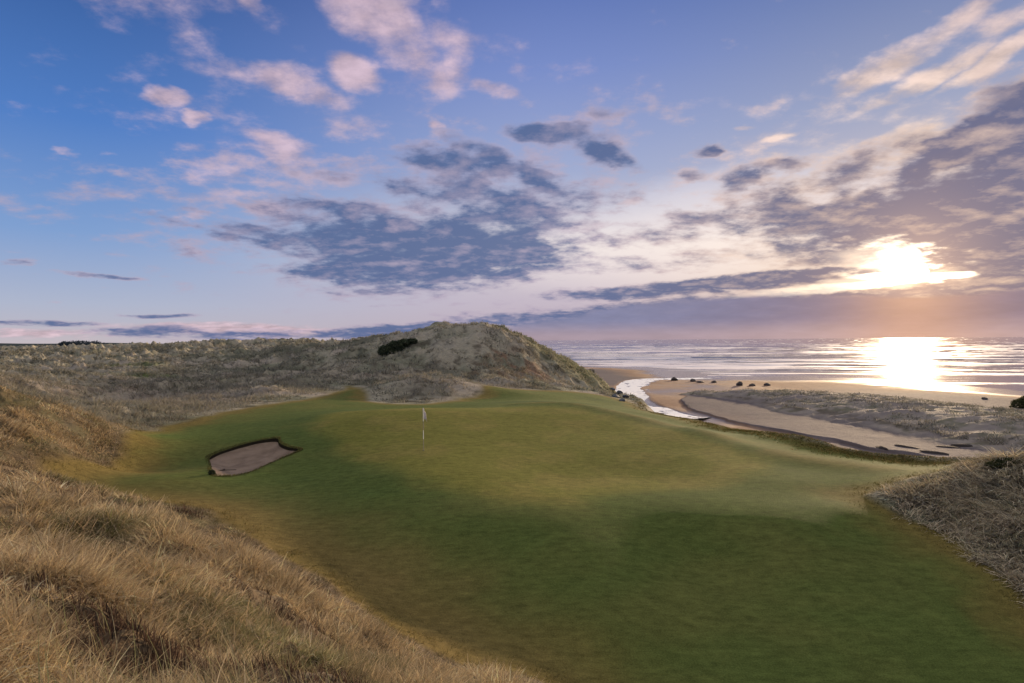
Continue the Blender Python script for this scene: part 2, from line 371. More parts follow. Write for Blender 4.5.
class NT:
    def __init__(s, tree): s.t = tree; s.n = tree.nodes; s.l = tree.links
    def node(s, typ, ins=None, **kw):
        nd = s.n.new(typ)
        for k, v in kw.items(): setattr(nd, k, v)
        for k, v in (ins or {}).items(): s.set(nd.inputs[k], v)
        return nd
    def set(s, sock, v):
        if isinstance(v, bpy.types.NodeSocket): s.l.new(v, sock)
        elif v is not None: sock.default_value = v
    def m(s, op, a, b=None, c=None, clamp=False):
        nd = s.node('ShaderNodeMath', operation=op, use_clamp=clamp)
        for i, q in enumerate((a, b, c)):
            if q is not None: s.set(nd.inputs[i], q)
        return nd.outputs[0]
    def v(s, op, a, b=None, out=0):
        nd = s.node('ShaderNodeVectorMath', operation=op); s.set(nd.inputs[0], a)
        if b is not None: s.set(nd.inputs[3] if op == 'SCALE' else nd.inputs[1], b)
        return nd.outputs[out]
    def mixc(s, f, a, b, blend='MIX'):
        nd = s.node('ShaderNodeMix', data_type='RGBA', blend_type=blend)
        s.set(nd.inputs[0], f); s.set(nd.inputs[6], a); s.set(nd.inputs[7], b); return nd.outputs[2]
    def ramp(s, f, stops, interp='LINEAR'):
        nd = s.node('ShaderNodeValToRGB'); cr = nd.color_ramp; cr.interpolation = interp
        while len(cr.elements) < len(stops): cr.elements.new(0.5)
        for e, (p, c) in zip(cr.elements, stops):
            e.position = p; e.color = (*c, 1) if len(c) == 3 else c
        s.set(nd.inputs[0], f); return nd.outputs[0]
    def sm(s, x, a, b):
        nd = s.node('ShaderNodeMapRange', interpolation_type='SMOOTHSTEP'); s.set(nd.inputs[0], x); s.set(nd.inputs[1], a); s.set(nd.inputs[2], b); return nd.outputs[0]
    def noise(s, vec, scale, detail=4, rough=0.5, out=0, **kw):
        nd = s.node('ShaderNodeTexNoise', {'Scale': scale, 'Detail': detail, 'Roughness': rough, 'Vector': vec}, **kw); return nd.outputs[out]
def mat(name):
    m = bpy.data.materials.new(name); m.use_nodes = True; m.node_tree.nodes.clear()
    t = NT(m.node_tree); out = t.node('ShaderNodeOutputMaterial'); return m, t, out
def lin(c): 
    c = np.asarray(c, float)/255; return tuple(np.where(c < 0.04045, c/12.92, ((c+0.055)/1.055)**2.4))

# ------------------------------------------------------------------ materials
def turf_mat(name, fine=1.0, bump=0.35, rough=0.95):
    m, t, out = mat(name)
    col = t.node('ShaderNodeAttribute', attribute_name='Col').outputs['Color']
    geo = t.node('ShaderNodeNewGeometry').outputs['Position']
    n1 = t.noise(geo, 3.0*fine, 6, 0.65); n2 = t.noise(geo, 26.0*fine, 4, 0.6)
    st = t.node('ShaderNodeMapping', {'Vector': geo, 'Scale': (0.35, 1.2, 1.0), 'Rotation': (0, 0, 0.5)}).outputs[0]
    n3 = t.noise(st, 5.0, 5, 0.6)
    f = t.m('ADD', t.m('MULTIPLY', n1, 0.45), t.m('ADD', t.m('MULTIPLY', n2, 0.75), t.m('MULTIPLY', n3, 0.5)))
    f = t.m('ADD', t.m('MULTIPLY', t.m('SUBTRACT', f, 0.85), 1.9), 1.0)
    c = t.v('SCALE', col, f)
    bs = t.node('ShaderNodeBsdfPrincipled', {'Base Color': c, 'Roughness': rough, 'Specular IOR Level': 0.03})
    b = t.node('ShaderNodeBump', {'Strength': bump, 'Distance': 0.04, 'Height': t.m('ADD', n2, n1)}); t.l.new(b.outputs[0], bs.inputs['Normal'])
    t.l.new(bs.outputs[0], out.inputs[0]); return m
M_TURF = turf_mat('mown_turf')
M_ROUGH = turf_mat('dune_rough', 0.8, 0.8)
def sand_mat():
    m, t, out = mat('beach_sand')
    col = t.node('ShaderNodeAttribute', attribute_name='Col').outputs['Color']
    wet = t.node('ShaderNodeAttribute', attribute_name='wet').outputs['Fac']
    geo = t.node('ShaderNodeNewGeometry').outputs['Position']
    n1 = t.noise(geo, 0.9, 6, 0.6); n2 = t.noise(geo, 7.0, 5, 0.6)
    f = t.m('ADD', t.m('MULTIPLY', n1, 0.35), t.m('MULTIPLY', n2, 0.3)); f = t.m('ADD', f, 0.68)
    c = t.v('SCALE', col, f)
    rg = t.m('SUBTRACT', 0.9, t.m('MULTIPLY', wet, 0.68))
    bs = t.node('ShaderNodeBsdfPrincipled', {'Base Color': c, 'Roughness': rg, 'Specular IOR Level': t.m('ADD', 0.03, t.m('MULTIPLY', wet, 0.45))})
    b = t.node('ShaderNodeBump', {'Strength': t.m('SUBTRACT', 0.5, t.m('MULTIPLY', wet, 0.38)), 'Distance': 0.08, 'Height': t.m('ADD', n2, t.m('MULTIPLY', n1, 2.0))})
    t.l.new(b.outputs[0], bs.inputs['Normal']); t.l.new(bs.outputs[0], out.inputs[0]); return m
M_SAND = sand_mat()

# ------------------------------------------------------------------ terrain objects
nr, nt = X.shape
V = np.c_[X.ravel(), Y.ravel(), Z.ravel()]
i0 = (np.arange(nr-1)[:, None]*nt+np.arange(nt)[None]); j1 = (np.arange(nt)+1) % nt
i1 = (np.arange(nr-1)[:, None]*nt+j1[None])
Q = np.stack([i0, i1, i1+nt, i0+nt], -1).reshape(-1, 4)[:, ::-1]
fl = lambda a: a.ravel()
qc = lambda a: fl(a)[Q[:, 0]]
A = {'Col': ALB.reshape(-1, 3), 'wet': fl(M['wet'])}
isb = qc(M['beach']) > 0.5
mo = (qc(M['mw']) > 0.0) & ~isb
gsd = poly_sd(X, Y, GREEN)
gn = mo & (qc(gsd) > 0.0)
spt = isb & (qc(M['spit']) > 0.5)
under = qc(M['bs']) > 0.42
dn = ~isb & ~mo
bigdune = dn & (qc(M['bigd']) > 0.32) & (qc(Y) > 70)
def struct(name, sel, m, label=None):
    o = sub_mesh(name, V, Q, sel & ~under, m, A); meta(o, 'structure', label); return o
struct('putting_green', gn, M_TURF); struct('fairway', mo & ~gn, M_TURF)
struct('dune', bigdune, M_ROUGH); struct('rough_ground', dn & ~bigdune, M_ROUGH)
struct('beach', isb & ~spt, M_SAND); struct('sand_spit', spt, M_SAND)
# patch of ground straight under the camera
ang = np.linspace(0, 2*np.pi, 25)[:-1]
# (the innermost ring is closed with a fan)
inner = V[:nt]; cz = height1(0, 0)
fv = np.vstack([inner, [[0, 0, cz]]]); fq = np.array([[i, (i+1) % nt, nt] for i in range(nt)])[:, ::-1]
o = mesh_np('ground', fv, fq, M_ROUGH, {'Col': np.vstack([A['Col'][:nt], A['Col'][:1]]), 'wet': np.zeros(nt+1)}); meta(o, 'structure')

# ------------------------------------------------------------------ bunker
def build_bunker():
    cx, cy = BUNK.mean(0)
    n = len(BUNK)
    rim_z = height(BUNK[:, 0]+(BUNK[:, 0]-cx)*0.05, BUNK[:, 1]+(BUNK[:, 1]-cy)*0.05, False)
    farside = sst(-1.2, 1.5, (BUNK[:, 1]-cy))
    # sand floor: rings from the rim to the middle, rising towards the far face
    rings = []; K = 14
    for k in range(K+1):
        f = 0.965*(1-k/K)
        x = cx+(BUNK[:, 0]-cx)*f; y = cy+(BUNK[:, 1]-cy)*f
        drop = 0.03+0.10*(1-f)+0.30*sst(0.0, 0.5, 1-f)
        z = rim_z*f+rim_z.mean()*(1-f)-drop-farside*f**3*0.15+fbm(x, y, 0.7, 3, 7)*0.04
        rings.append(np.c_[x, y, z])
    Vv = np.vstack(rings)
    Qq = np.array([[k*n+i, k*n+(i+1) % n, (k+1)*n+(i+1) % n, (k+1)*n+i] for k in range(K) for i in range(n)])
    m, t, out = mat('bunker_sand'); geo = t.node('ShaderNodeNewGeometry').outputs['Position']
    nn = t.noise(geo, 1.2, 6, 0.6); n2 = t.noise(geo, 22, 4, 0.6)
    c = t.mixc(t.sm(nn, 0.35, 0.65), (0.15, 0.108, 0.080, 1), (0.215, 0.158, 0.120, 1))
    bs = t.node('ShaderNodeBsdfPrincipled', {'Base Color': c, 'Roughness': 0.95, 'Specular IOR Level': 0.1})
    b = t.node('ShaderNodeBump', {'Strength': 0.6, 'Distance': 0.05, 'Height': t.m('ADD', n2, nn)}); t.l.new(b.outputs[0], bs.inputs['Normal']); t.l.new(bs.outputs[0], out.inputs[0])
    root = mesh_np('bunker', Vv, Qq, m); meta(root, 'structure')
    # dark turf face round the edge
    ms, t, out = mat('bunker_face'); geo = t.node('ShaderNodeNewGeometry').outputs['Position']
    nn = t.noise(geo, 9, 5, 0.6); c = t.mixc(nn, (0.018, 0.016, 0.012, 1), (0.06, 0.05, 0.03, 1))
    bs = t.node('ShaderNodeBsdfPrincipled', {'Base Color': c, 'Roughness': 1.0, 'Specular IOR Level': 0.0}); t.l.new(bs.outputs[0], out.inputs[0])
    prof = [(1.03, -0.03), (1.0, 0.010), (0.945, 0.0), (0.95, -0.10), (0.945, -0.26)]
    rr = []
    for s_, dz in prof:
        x = cx+(BUNK[:, 0]-cx)*s_; y = cy+(BUNK[:, 1]-cy)*s_
        rr.append(np.c_[x, y, rim_z+(dz*(0.15+0.85*farside)-(1-farside)*0.05)+fbm(x, y, 0.3, 2, 9)*0.015])
    Vf = np.vstack(rr); Qf = np.array([[k*n+i, k*n+(i+1) % n, (k+1)*n+(i+1) % n, (k+1)*n+i] for k in range(len(prof)-1) for i in range(n)])
    top = sub_mesh('turf_edge', Vf, Qf, np.arange(len(Qf)) < 2*n, M_TURF, {'Col': np.tile((0.075, 0.078, 0.022), (len(Vf), 1))}); top.parent = root
    fc = sub_mesh('soil_face', Vf, Qf, np.arange(len(Qf)) >= 2*n, ms, {}); fc.parent = root
    return root
BUNKER = build_bunker()

# ------------------------------------------------------------------ sea
def sea():
    th2 = np.arctan(np.linspace(-0.25, smax, 640 if not QUICK else 260)); th2 = np.r_[np.linspace(-1.6, th2[0], 40)[:-1], th2, np.linspace(th2[-1], 2.6, 40)[1:]]
    Rs = np.r_[lnr(90, 500, 0.0035*kk), lnr(500, 2500, 0.01*kk), lnr(2500, 45000, 0.08)]
    RR, TT = np.meshgrid(Rs, th2, indexing='ij'); x = RR*np.sin(TT); y = RR*np.cos(TT)
    nx, ny = math.sin(math.radians(12)), math.cos(math.radians(12))
    d = x*nx+y*ny; l = x*ny-y*nx
    dw = d+fbm(l, d, 90, 3, 201)*22
    # surf: long-crested breakers growing towards the shore
    off = sst(190, 330, d); far = sst(3000, 700, RR)
    env = np.clip(0.55+fbm(l*0.5, d, 60, 3, 202)*1.3, 0, 1.3)
    w1 = np.maximum(0, np.sin(dw*2*np.pi/46))**3*env*0.75*off
    w2 = np.sin(dw*2*np.pi/19+fbm(l, d, 40, 2, 203)*4)*0.09*off
    w3 = fbm(l*0.5, d, 7, 3, 204)*0.12*(0.35+0.65*off)
    z = SEA+(w1+w2+w3)*np.clip(far, 0.0, 1)+0.25*(1-far)*fbm(l*0.3, d, 60, 2, 205)
    # foam where the crests break and in sheets on the shallow water
    f1 = sst(0.10, 0.45, w1)*sst(-0.3, 0.4, fbm(l*0.3, d, 10, 3, 206))
    f2 = sst(0.10, 0.5, fbm(l*0.14, d, 13, 4, 207))*sst(160, 230, d)*sst(900, 350, d)*0.8
    f3 = sst(0.0, 0.4, fbm(l*0.10, d*0.35, 9, 4, 208))*0.8
    foam = np.clip(np.maximum(np.maximum(f1, f2), f3*sst(200, 330, d)*sst(3000, 900, d)), 0, 1)
    nrr, ntt = x.shape; a = np.arange(nrr-1)[:, None]*ntt+np.arange(ntt-1)[None]
    Qs = np.stack([a, a+1, a+1+ntt, a+ntt], -1).reshape(-1, 4)[:, ::-1]
    m, t, out = mat('sea_water')
    fo = t.node('ShaderNodeAttribute', attribute_name='foam').outputs['Fac']
    geo = t.node('ShaderNodeNewGeometry').outputs['Position']
    st = t.node('ShaderNodeMapping', {'Vector': geo, 'Scale': (0.35, 1.0, 1.0), 'Rotation': (0, 0, math.radians(-12))}).outputs[0]
    n1 = t.noise(st, 0.5, 6, 0.6); n2 = t.noise(st, 0.09, 5, 0.6)
    brk = t.sm(t.m('ADD', fo, t.m('MULTIPLY', t.m('SUBTRACT', n1, 0.5), 1.0)), 0.35, 0.7)
    c = t.mixc(brk, (0.13, 0.10, 0.10, 1), (0.66, 0.60, 0.62, 1))
    sl_ = t.noise(t.node('ShaderNodeMapping', {'Vector': geo, 'Scale': (0.004, 0.03, 0.01), 'Rotation': (0, 0, math.radians(-12))}).outputs[0], 1.0, 5, 0.6)
    rg = t.m('ADD', t.m('MULTIPLY_ADD', t.sm(sl_, 0.42, 0.62), 0.05, 0.05), t.m('MULTIPLY', brk, 0.5))
    bs = t.node('ShaderNodeBsdfPrincipled', {'Base Color': c, 'Roughness': rg, 'IOR': 1.33, 'Specular IOR Level': 0.5})
    b = t.node('ShaderNodeBump', {'Strength': 0.14, 'Distance': 0.4, 'Height': t.m('ADD', t.m('MULTIPLY', n1, 0.5), t.m('MULTIPLY', n2, 2.0))}); t.l.new(b.outputs[0], bs.inputs['Normal'])
    t.l.new(bs.outputs[0], out.inputs[0])
    o = mesh_np('sea', np.c_[x.ravel(), y.ravel(), z.ravel()], Qs, m, {'foam': foam.ravel()}); meta(o, 'structure')
sea()

# ------------------------------------------------------------------ stream
def stream():
    pts = smooth_poly(STREAM, 4, False); n = len(pts)
    tan = np.gradient(pts, axis=0); tan /= np.linalg.norm(tan, axis=1)[:, None]; nor = np.c_[-tan[:, 1], tan[:, 0]]
    K = 20; rows = []; fo = []
    zc = height(pts[:, 0], pts[:, 1], False)
    zc = np.convolve(np.pad(zc, 12, 'edge'), np.ones(25)/25, 'valid')+0.47
    zc = np.maximum(zc, SEA+0.03)
    for k in range(K+1):
        s_ = (k/K*2-1)
        tt = np.linspace(0, 1, n)[:, None]; w = (3.9+3.0*tt+0.9*fbm(tt*60, tt*0, 4, 3, 77))*(0.15+0.85*sst(1.0, 0.9, tt))
        p = pts+nor*w*s_
        turb = fbm(p[:, 0], p[:, 1], 1.6, 3, 301)
        rows.append(np.c_[p, zc+turb*0.07*(1-abs(s_))])
        ii = np.arange(n)/n
        fo.append(np.clip(0.95+turb*1.2-0.7*abs(s_)**4, 0, 1)*(0.6+0.4*sst(0.0, 0.25, ii)))
    Vv = np.vstack(rows); Qq = np.array([[k*n+i, k*n+i+1, (k+1)*n+i+1, (k+1)*n+i] for k in range(K) for i in range(n-1)])
    m, t, out = mat('stream_water')
    f = t.node('ShaderNodeAttribute', attribute_name='foam').outputs['Fac']
    geo = t.node('ShaderNodeNewGeometry').outputs['Position']; n1 = t.noise(geo, 1.6, 6, 0.65)
    brk = t.sm(t.m('ADD', f, t.m('MULTIPLY', t.m('SUBTRACT', n1, 0.5), 1.3)), 0.3, 0.65)
    c = t.mixc(brk, (0.07, 0.06, 0.055, 1), (0.80, 0.78, 0.78, 1))
    bs = t.node('ShaderNodeBsdfPrincipled', {'Base Color': c, 'Roughness': t.m('ADD', 0.1, t.m('MULTIPLY', brk, 0.5)), 'IOR': 1.33})
    b = t.node('ShaderNodeBump', {'Strength': 0.7, 'Distance': 0.15, 'Height': n1}); t.l.new(b.outputs[0], bs.inputs['Normal']); t.l.new(bs.outputs[0], out.inputs[0])
    o = mesh_np('stream', Vv, Qq, m, {'foam': np.concatenate(fo)}); meta(o, 'structure')
stream()

# ------------------------------------------------------------------ grass blades
def grass_mat(name):
    m, t, out = mat(name)
    col = t.node('ShaderNodeAttribute', attribute_name='Col').outputs['Color']
    d = t.node('ShaderNodeBsdfDiffuse', {'Color': col, 'Roughness': 0.6}); tr = t.node('ShaderNodeBsdfTranslucent', {'Color': t.v('SCALE', col, 0.9)})
    mx = t.node('ShaderNodeMixShader', {0: 0.3}); t.l.new(d.outputs[0], mx.inputs[1]); t.l.new(tr.outputs[0], mx.inputs[2])
    t.l.new(mx.outputs[0], out.inputs[0]); return m
M_GRASS = grass_mat('dry_grass')
PAL_WARM = np.array([(0.42,0.31,0.19),(0.34,0.235,0.13),(0.28,0.18,0.095),(0.22,0.155,0.085),(0.40,0.30,0.18),(0.14,0.085,0.055),(0.12,0.12,0.05),(0.20,0.145,0.08),(0.30,0.24,0.14),(0.08,0.055,0.04)])
PAL_PALE = np.array([(0.70,0.58,0.42),(0.60,0.51,0.36),(0.50,0.43,0.29),(0.26,0.26,0.15),(0.72,0.60,0.43),(0.12,0.095,0.07),(0.46,0.36,0.24)])
PAL_DUNE = np.array([(0.36,0.34,0.26),(0.29,0.285,0.21),(0.21,0.22,0.15),(0.41,0.37,0.30),(0.11,0.10,0.07),(0.36,0.32,0.26)])
def blades(name, base, L, wid, lean, head, pal, parent=None, label=None, droop=0.5, SEG=3, seed=1, cvar=0.25, ptint=None):
    """base (n,3); lean in radians from vertical, head = heading angle; each blade a tapered bent strip"""
    g = np.random.default_rng(seed); n = len(base)
    L = np.broadcast_to(L, n); wid = np.broadcast_to(wid, n)
    dx, dy = np.cos(head), np.sin(head)
    # strip faces roughly across the heading with a random twist
    tw = head+np.pi/2+g.normal(0, 0.7, n); wx, wy = np.cos(tw), np.sin(tw)
    Vs = []; p = base.copy()
    for k in range(SEG+1):
        f = k/SEG; w = wid*(1-f**1.6)*0.5
        if k == SEG: Vs.append(p.copy()[:, None, :]); break
        off = np.c_[wx*w, wy*w, np.zeros(n)]
        Vs.append(np.stack([p-off, p+off], 1))
        a = lean+droop*f*(1+0.4*g.normal(0, 1, n))
        st = L/SEG
        p = p+np.c_[dx*np.sin(a)*st, dy*np.sin(a)*st, np.cos(a)*st]
    Vv = np.concatenate(Vs, 1); nv = Vv.shape[1]
    tris = []
    for k in range(SEG-1):
        a, b, c, d = 2*k, 2*k+1, 2*k+3, 2*k+2
        tris += [(a, b, c), (a, c, d)]
    tris.append((2*SEG-2, 2*SEG-1, 2*SEG))
    T = (np.arange(n)[:, None, None]*nv+np.array(tris)[None]).reshape(-1, 3)
    ci = pal[g.integers(0, len(pal), n)]*(1+g.normal(0, cvar, n))[:, None]
    if ptint is not None: ci = ci*0.35+ptint*0.65*(1+g.normal(0, cvar, n))[:, None]
    Cc = np.repeat(np.clip(ci, 0.02, 0.75)[:, None, :], nv, 1).reshape(-1, 3)
    o = mesh_np(name, Vv.reshape(-1, 3), T, M_GRASS, {'Col': Cc}, smooth=False)
    return o
def scatter(n, smin, smx, r0, r1, g, pow_=0.0):
    s_ = np.arctan(g.uniform(smin, smx, n)); r = np.exp(g.uniform(math.log(r0), math.log(r1), n)); return r*np.sin(s_), r*np.cos(s_)
def tufted(x, y, per, spread, g):
    n = len(x); X_ = np.repeat(x, per); Y_ = np.repeat(y, per); sp = np.repeat(np.broadcast_to(spread, n), per)
    a = g.uniform(0, 2*np.pi, n*per); q = np.sqrt(g.uniform(0, 1, n*per))
    return X_+np.cos(a)*q*sp, Y_+np.sin(a)*q*sp, a, q, np.repeat(np.arange(n), per)
def near_grass():
    g = np.random.default_rng(3)
    # foreground dune and left hillside
    nT = 30000 if not QUICK else 6000
    x, y = scatter(nT//2, -1.05, 0.45, 1.3, 9, g); x2, y2 = scatter(nT-nT//2, -1.05, 0.40, 7, 50, g); x3, y3 = scatter(7000, -1.05, -0.55, 27, 52, g); x4, y4 = scatter(8000, -1.0, 0.2, 6, 17, g); x = np.r_[x, x2, x3, x4]; y = np.r_[y, y2, y3, y4]
    z, m = grid(x, y)
    zone = fbm(x, y, 1.7, 3, 401)+0.35*fbm(x, y, 0.5, 2, 409)           # low: bracken and moss hollows, high: straw tussocks
    dens = np.clip(0.72+1.3*zone, 0.16, 1)
    keep = (m['mw'] < -0.10) & (m['beach'] < 0.2) & (g.uniform(0, 1, len(x)) < dens) & (x < 3+0.2*y)
    x, y, zone = x[keep], y[keep], zone[keep]
    n = len(x); pal = PAL_WARM; u = g.uniform(0, 1, n)
    straw = np.array([(0.48,0.365,0.21),(0.38,0.29,0.18),(0.54,0.44,0.29),(0.40,0.315,0.185),(0.30,0.235,0.14)])[g.integers(0, 5, n)]
    brown = np.array([(0.13,0.08,0.05),(0.17,0.11,0.065),(0.09,0.06,0.042),(0.21,0.14,0.09)])[g.integers(0, 4, n)]
    moss = np.array([(0.13,0.14,0.055),(0.17,0.165,0.07),(0.10,0.115,0.05),(0.22,0.20,0.11)])[g.integers(0, 4, n)]
    zn = fbm(x, y, 2.6, 3, 415)
    tc = np.where((u < sst(-0.05, -0.35, zone))[:, None], brown, straw)
    tc = np.where((g.uniform(0, 1, n) < 0.85*sst(0.12, 0.40, zn))[:, None], moss, tc)
    tc = tc*np.clip((1.28+0.6*fbm(x, y, 0.9, 2, 417))*g.uniform(0.6, 1.35, n), 0.3, 1.9)[:, None]
    hl = 0.78*np.clip(0.8+1.3*zone, 0.28, 1.6)*np.where(tc[:, 1] > tc[:, 0]*0.93, 0.6, 1.0)*g.uniform(0.5, 1.3, n)
    wd = np.pi*0.95+2.2*fbm(x, y, 1.1, 2, 403)*2
    r = np.hypot(x, y)
    X_, Y_, a, q, ti = tufted(x, y, 28, 0.05+0.011*r, g)
    z, m = grid(X_, Y_)
    r = np.hypot(X_, Y_)
    L = (0.20+0.26*g.uniform(0, 1, len(X_)))*hl[ti]*(0.8+0.4*sst(4, 12, r))*(0.35+0.65*sst(0.05, 1.3, -m['mw']))
    head = np.where(g.uniform(0, 1, len(X_)) < 0.35, wd[ti]+g.normal(0, 0.7, len(X_)), a+g.normal(0, 0.5, len(X_)))
    lean = 0.15+1.15*q*g.uniform(0.4, 1.3, len(X_))
    w = np.clip(0.003+0.0011*r, 0.004, 0.04)*g.uniform(0.6, 1.4, len(X_))
    o = blades('marram_grass', np.c_[X_, Y_, z-0.03], L, w, lean, head, PAL_WARM, droop=1.0, seed=5, ptint=tc[ti], cvar=0.3)
    meta(o, 'stuff', 'long dry straw coloured grass over the dune in the left foreground', 'grass')
    # tall green-gold stalks at the very front
    x, y = scatter(420, -1.0, -0.25, 2.2, 6, g); z, m = grid(x, y); k = m['mw'] < -0.5; x, y, z = x[k], y[k], z[k]
    o = blades('tall_grass', np.c_[x, y, z-0.03], g.uniform(0.35, 0.75, len(x)), 0.006, g.uniform(0.05, 0.4, len(x)), g.uniform(2.2, 3.8, len(x)),
               np.array([(0.36,0.32,0.17),(0.26,0.26,0.12),(0.42,0.35,0.2)]), droop=0.7, SEG=5, seed=9)
    meta(o, 'stuff', 'thin tall grass stalks standing at the lower left corner', 'grass')
    # dead dark bracken twigs: short dark clumps among the straw
    x, y = scatter(2600 if not QUICK else 500, -1.05, 0.1, 2.0, 34, g); z, m = grid(x, y)
    zone = fbm(x, y, 1.7, 3, 401)+0.35*fbm(x, y, 0.5, 2, 409)
    k = (m['mw'] < -0.6) & (zone < -0.22); x, y = x[k], y[k]
    r = np.hypot(x, y)
    X_, Y_, a, q, ti = tufted(x, y, 45, 0.06+0.012*r, g); z, m = grid(X_, Y_); r = np.hypot(X_, Y_)
    o = blades('dead_bracken', np.c_[X_, Y_, z-0.02], g.uniform(0.08, 0.28, len(X_))*(0.7+0.02*r), 0.006+0.0009*r, g.uniform(0.1, 1.3, len(X_)), g.uniform(0, 6.28, len(X_)),
               np.array([(0.065,0.042,0.032),(0.10,0.062,0.045),(0.045,0.035,0.03),(0.14,0.09,0.06)]), droop=0.3, SEG=2, seed=11)
    meta(o, 'stuff', 'dark dead bracken scattered through the straw grass on the left', 'bracken')
near_grass()
def semi_rough():
    g = np.random.default_rng(41)
    x, y = scatter(46000 if not QUICK else 8000, -1.0, 1.0, 9, 60, g); z, m = grid(x, y)
    k = (m['mw'] > -0.6) & (m['mw'] < 1.5+0.6*fbm(x, y, 3, 2, 441)) & (m['beach'] < 0.2) & (g.uniform(0, 1, len(x)) < np.clip(0.75+0.9*fbm(x, y, 1.6, 3, 442), 0.1, 1)); x, y = x[k], y[k]
    r = np.hypot(x, y); X_, Y_, a, q, ti = tufted(x, y, 9, 0.03+0.006*r, g); z, m = grid(X_, Y_); r = np.hypot(X_, Y_)
    al = grid(X_, Y_, ('alb',))[1]['alb']
    L = g.uniform(0.04, 0.20, len(X_))*(0.25+0.75*sst(1.8, -0.4, m['mw']))
    pal = np.array([(0.22,0.17,0.075),(0.30,0.22,0.12),(0.13,0.13,0.04),(0.17,0.14,0.05),(0.10,0.11,0.035)])
    o = blades('semi_rough', np.c_[X_, Y_, z-0.01], L, np.clip(0.0009*r, 0.004, 0.03), 0.3+0.8*q, a, pal, droop=0.8, SEG=2, seed=43, ptint=al*1.3)
    meta(o, 'stuff', 'short rough grass fringing the edges of the mown fairway', 'grass')
    # overhanging fringe round the bunker
    n = 5200; i = g.uniform(0, len(BUNK), n); i0_ = i.astype(int); f = (i-i0_)[:, None]; p = BUNK[i0_ % len(BUNK)]*(1-f)+BUNK[(i0_+1) % len(BUNK)]*f
    ctr = BUNK.mean(0); p = p+(p-ctr)*g.uniform(-0.05, 0.05, (n, 1)); x, y = p[:, 0], p[:, 1]
    xo = ctr[0]+(x-ctr[0])*1.1; yo = ctr[1]+(y-ctr[1])*1.1; z, _ = grid(xo, yo)
    o = blades('bunker_fringe', np.c_[x, y, z-0.005], g.uniform(0.04, 0.12, n), 0.022, g.uniform(0.2, 1.3, n), g.uniform(0, 6.28, n), np.array([(0.10,0.11,0.035),(0.14,0.13,0.05),(0.08,0.09,0.03),(0.18,0.15,0.07)]), droop=0.7, SEG=2, seed=44)
    meta(o, 'stuff', 'tufty grass fringe hanging round the rim of the bunker', 'grass')
semi_rough()
def mound_grass():
    g = np.random.default_rng(13)
    nT = 11500 if not QUICK else 2000
    x, y = scatter(nT, 0.50, 1.6, 9, 34, g); z, m = grid(x, y)
    k = (poly_sd(x, y, MOUND) > -0.15) & (m['beach'] < 0.3); x, y = x[k], y[k]; r = np.hypot(x, y)
    X_, Y_, a, q, ti = tufted(x, y, 28, 0.10+0.008*r, g); z, m = grid(X_, Y_); r = np.hypot(X_, Y_)
    md = poly_sd(X_, Y_, MOUND)
    L = g.uniform(0.35, 0.95, len(X_))*(0.65+0.5*sst(-0.1, 1.0, md))*g.uniform(0.6, 1.35, len(x))[ti]
    wind = -2.2+1.6*fbm(X_, Y_, 2.2, 2, 411)*2
    head = np.where(g.uniform(0, 1, len(X_)) < 0.6, wind+g.normal(0, 0.6, len(X_)), a)
    tcol = PAL_PALE[g.integers(0, len(PAL_PALE), len(x))][ti]
    o = blades('marram_grass', np.c_[X_, Y_, z-0.03], L, np.clip(0.0012*r, 0.006, 0.04)*g.uniform(0.6, 1.5, len(X_)), 0.45+0.8*q, head, PAL_PALE, droop=1.1, seed=15, ptint=tcol)
    meta(o, 'stuff', 'pale shaggy grass drooping over the mound at the right edge', 'grass')
mound_grass()
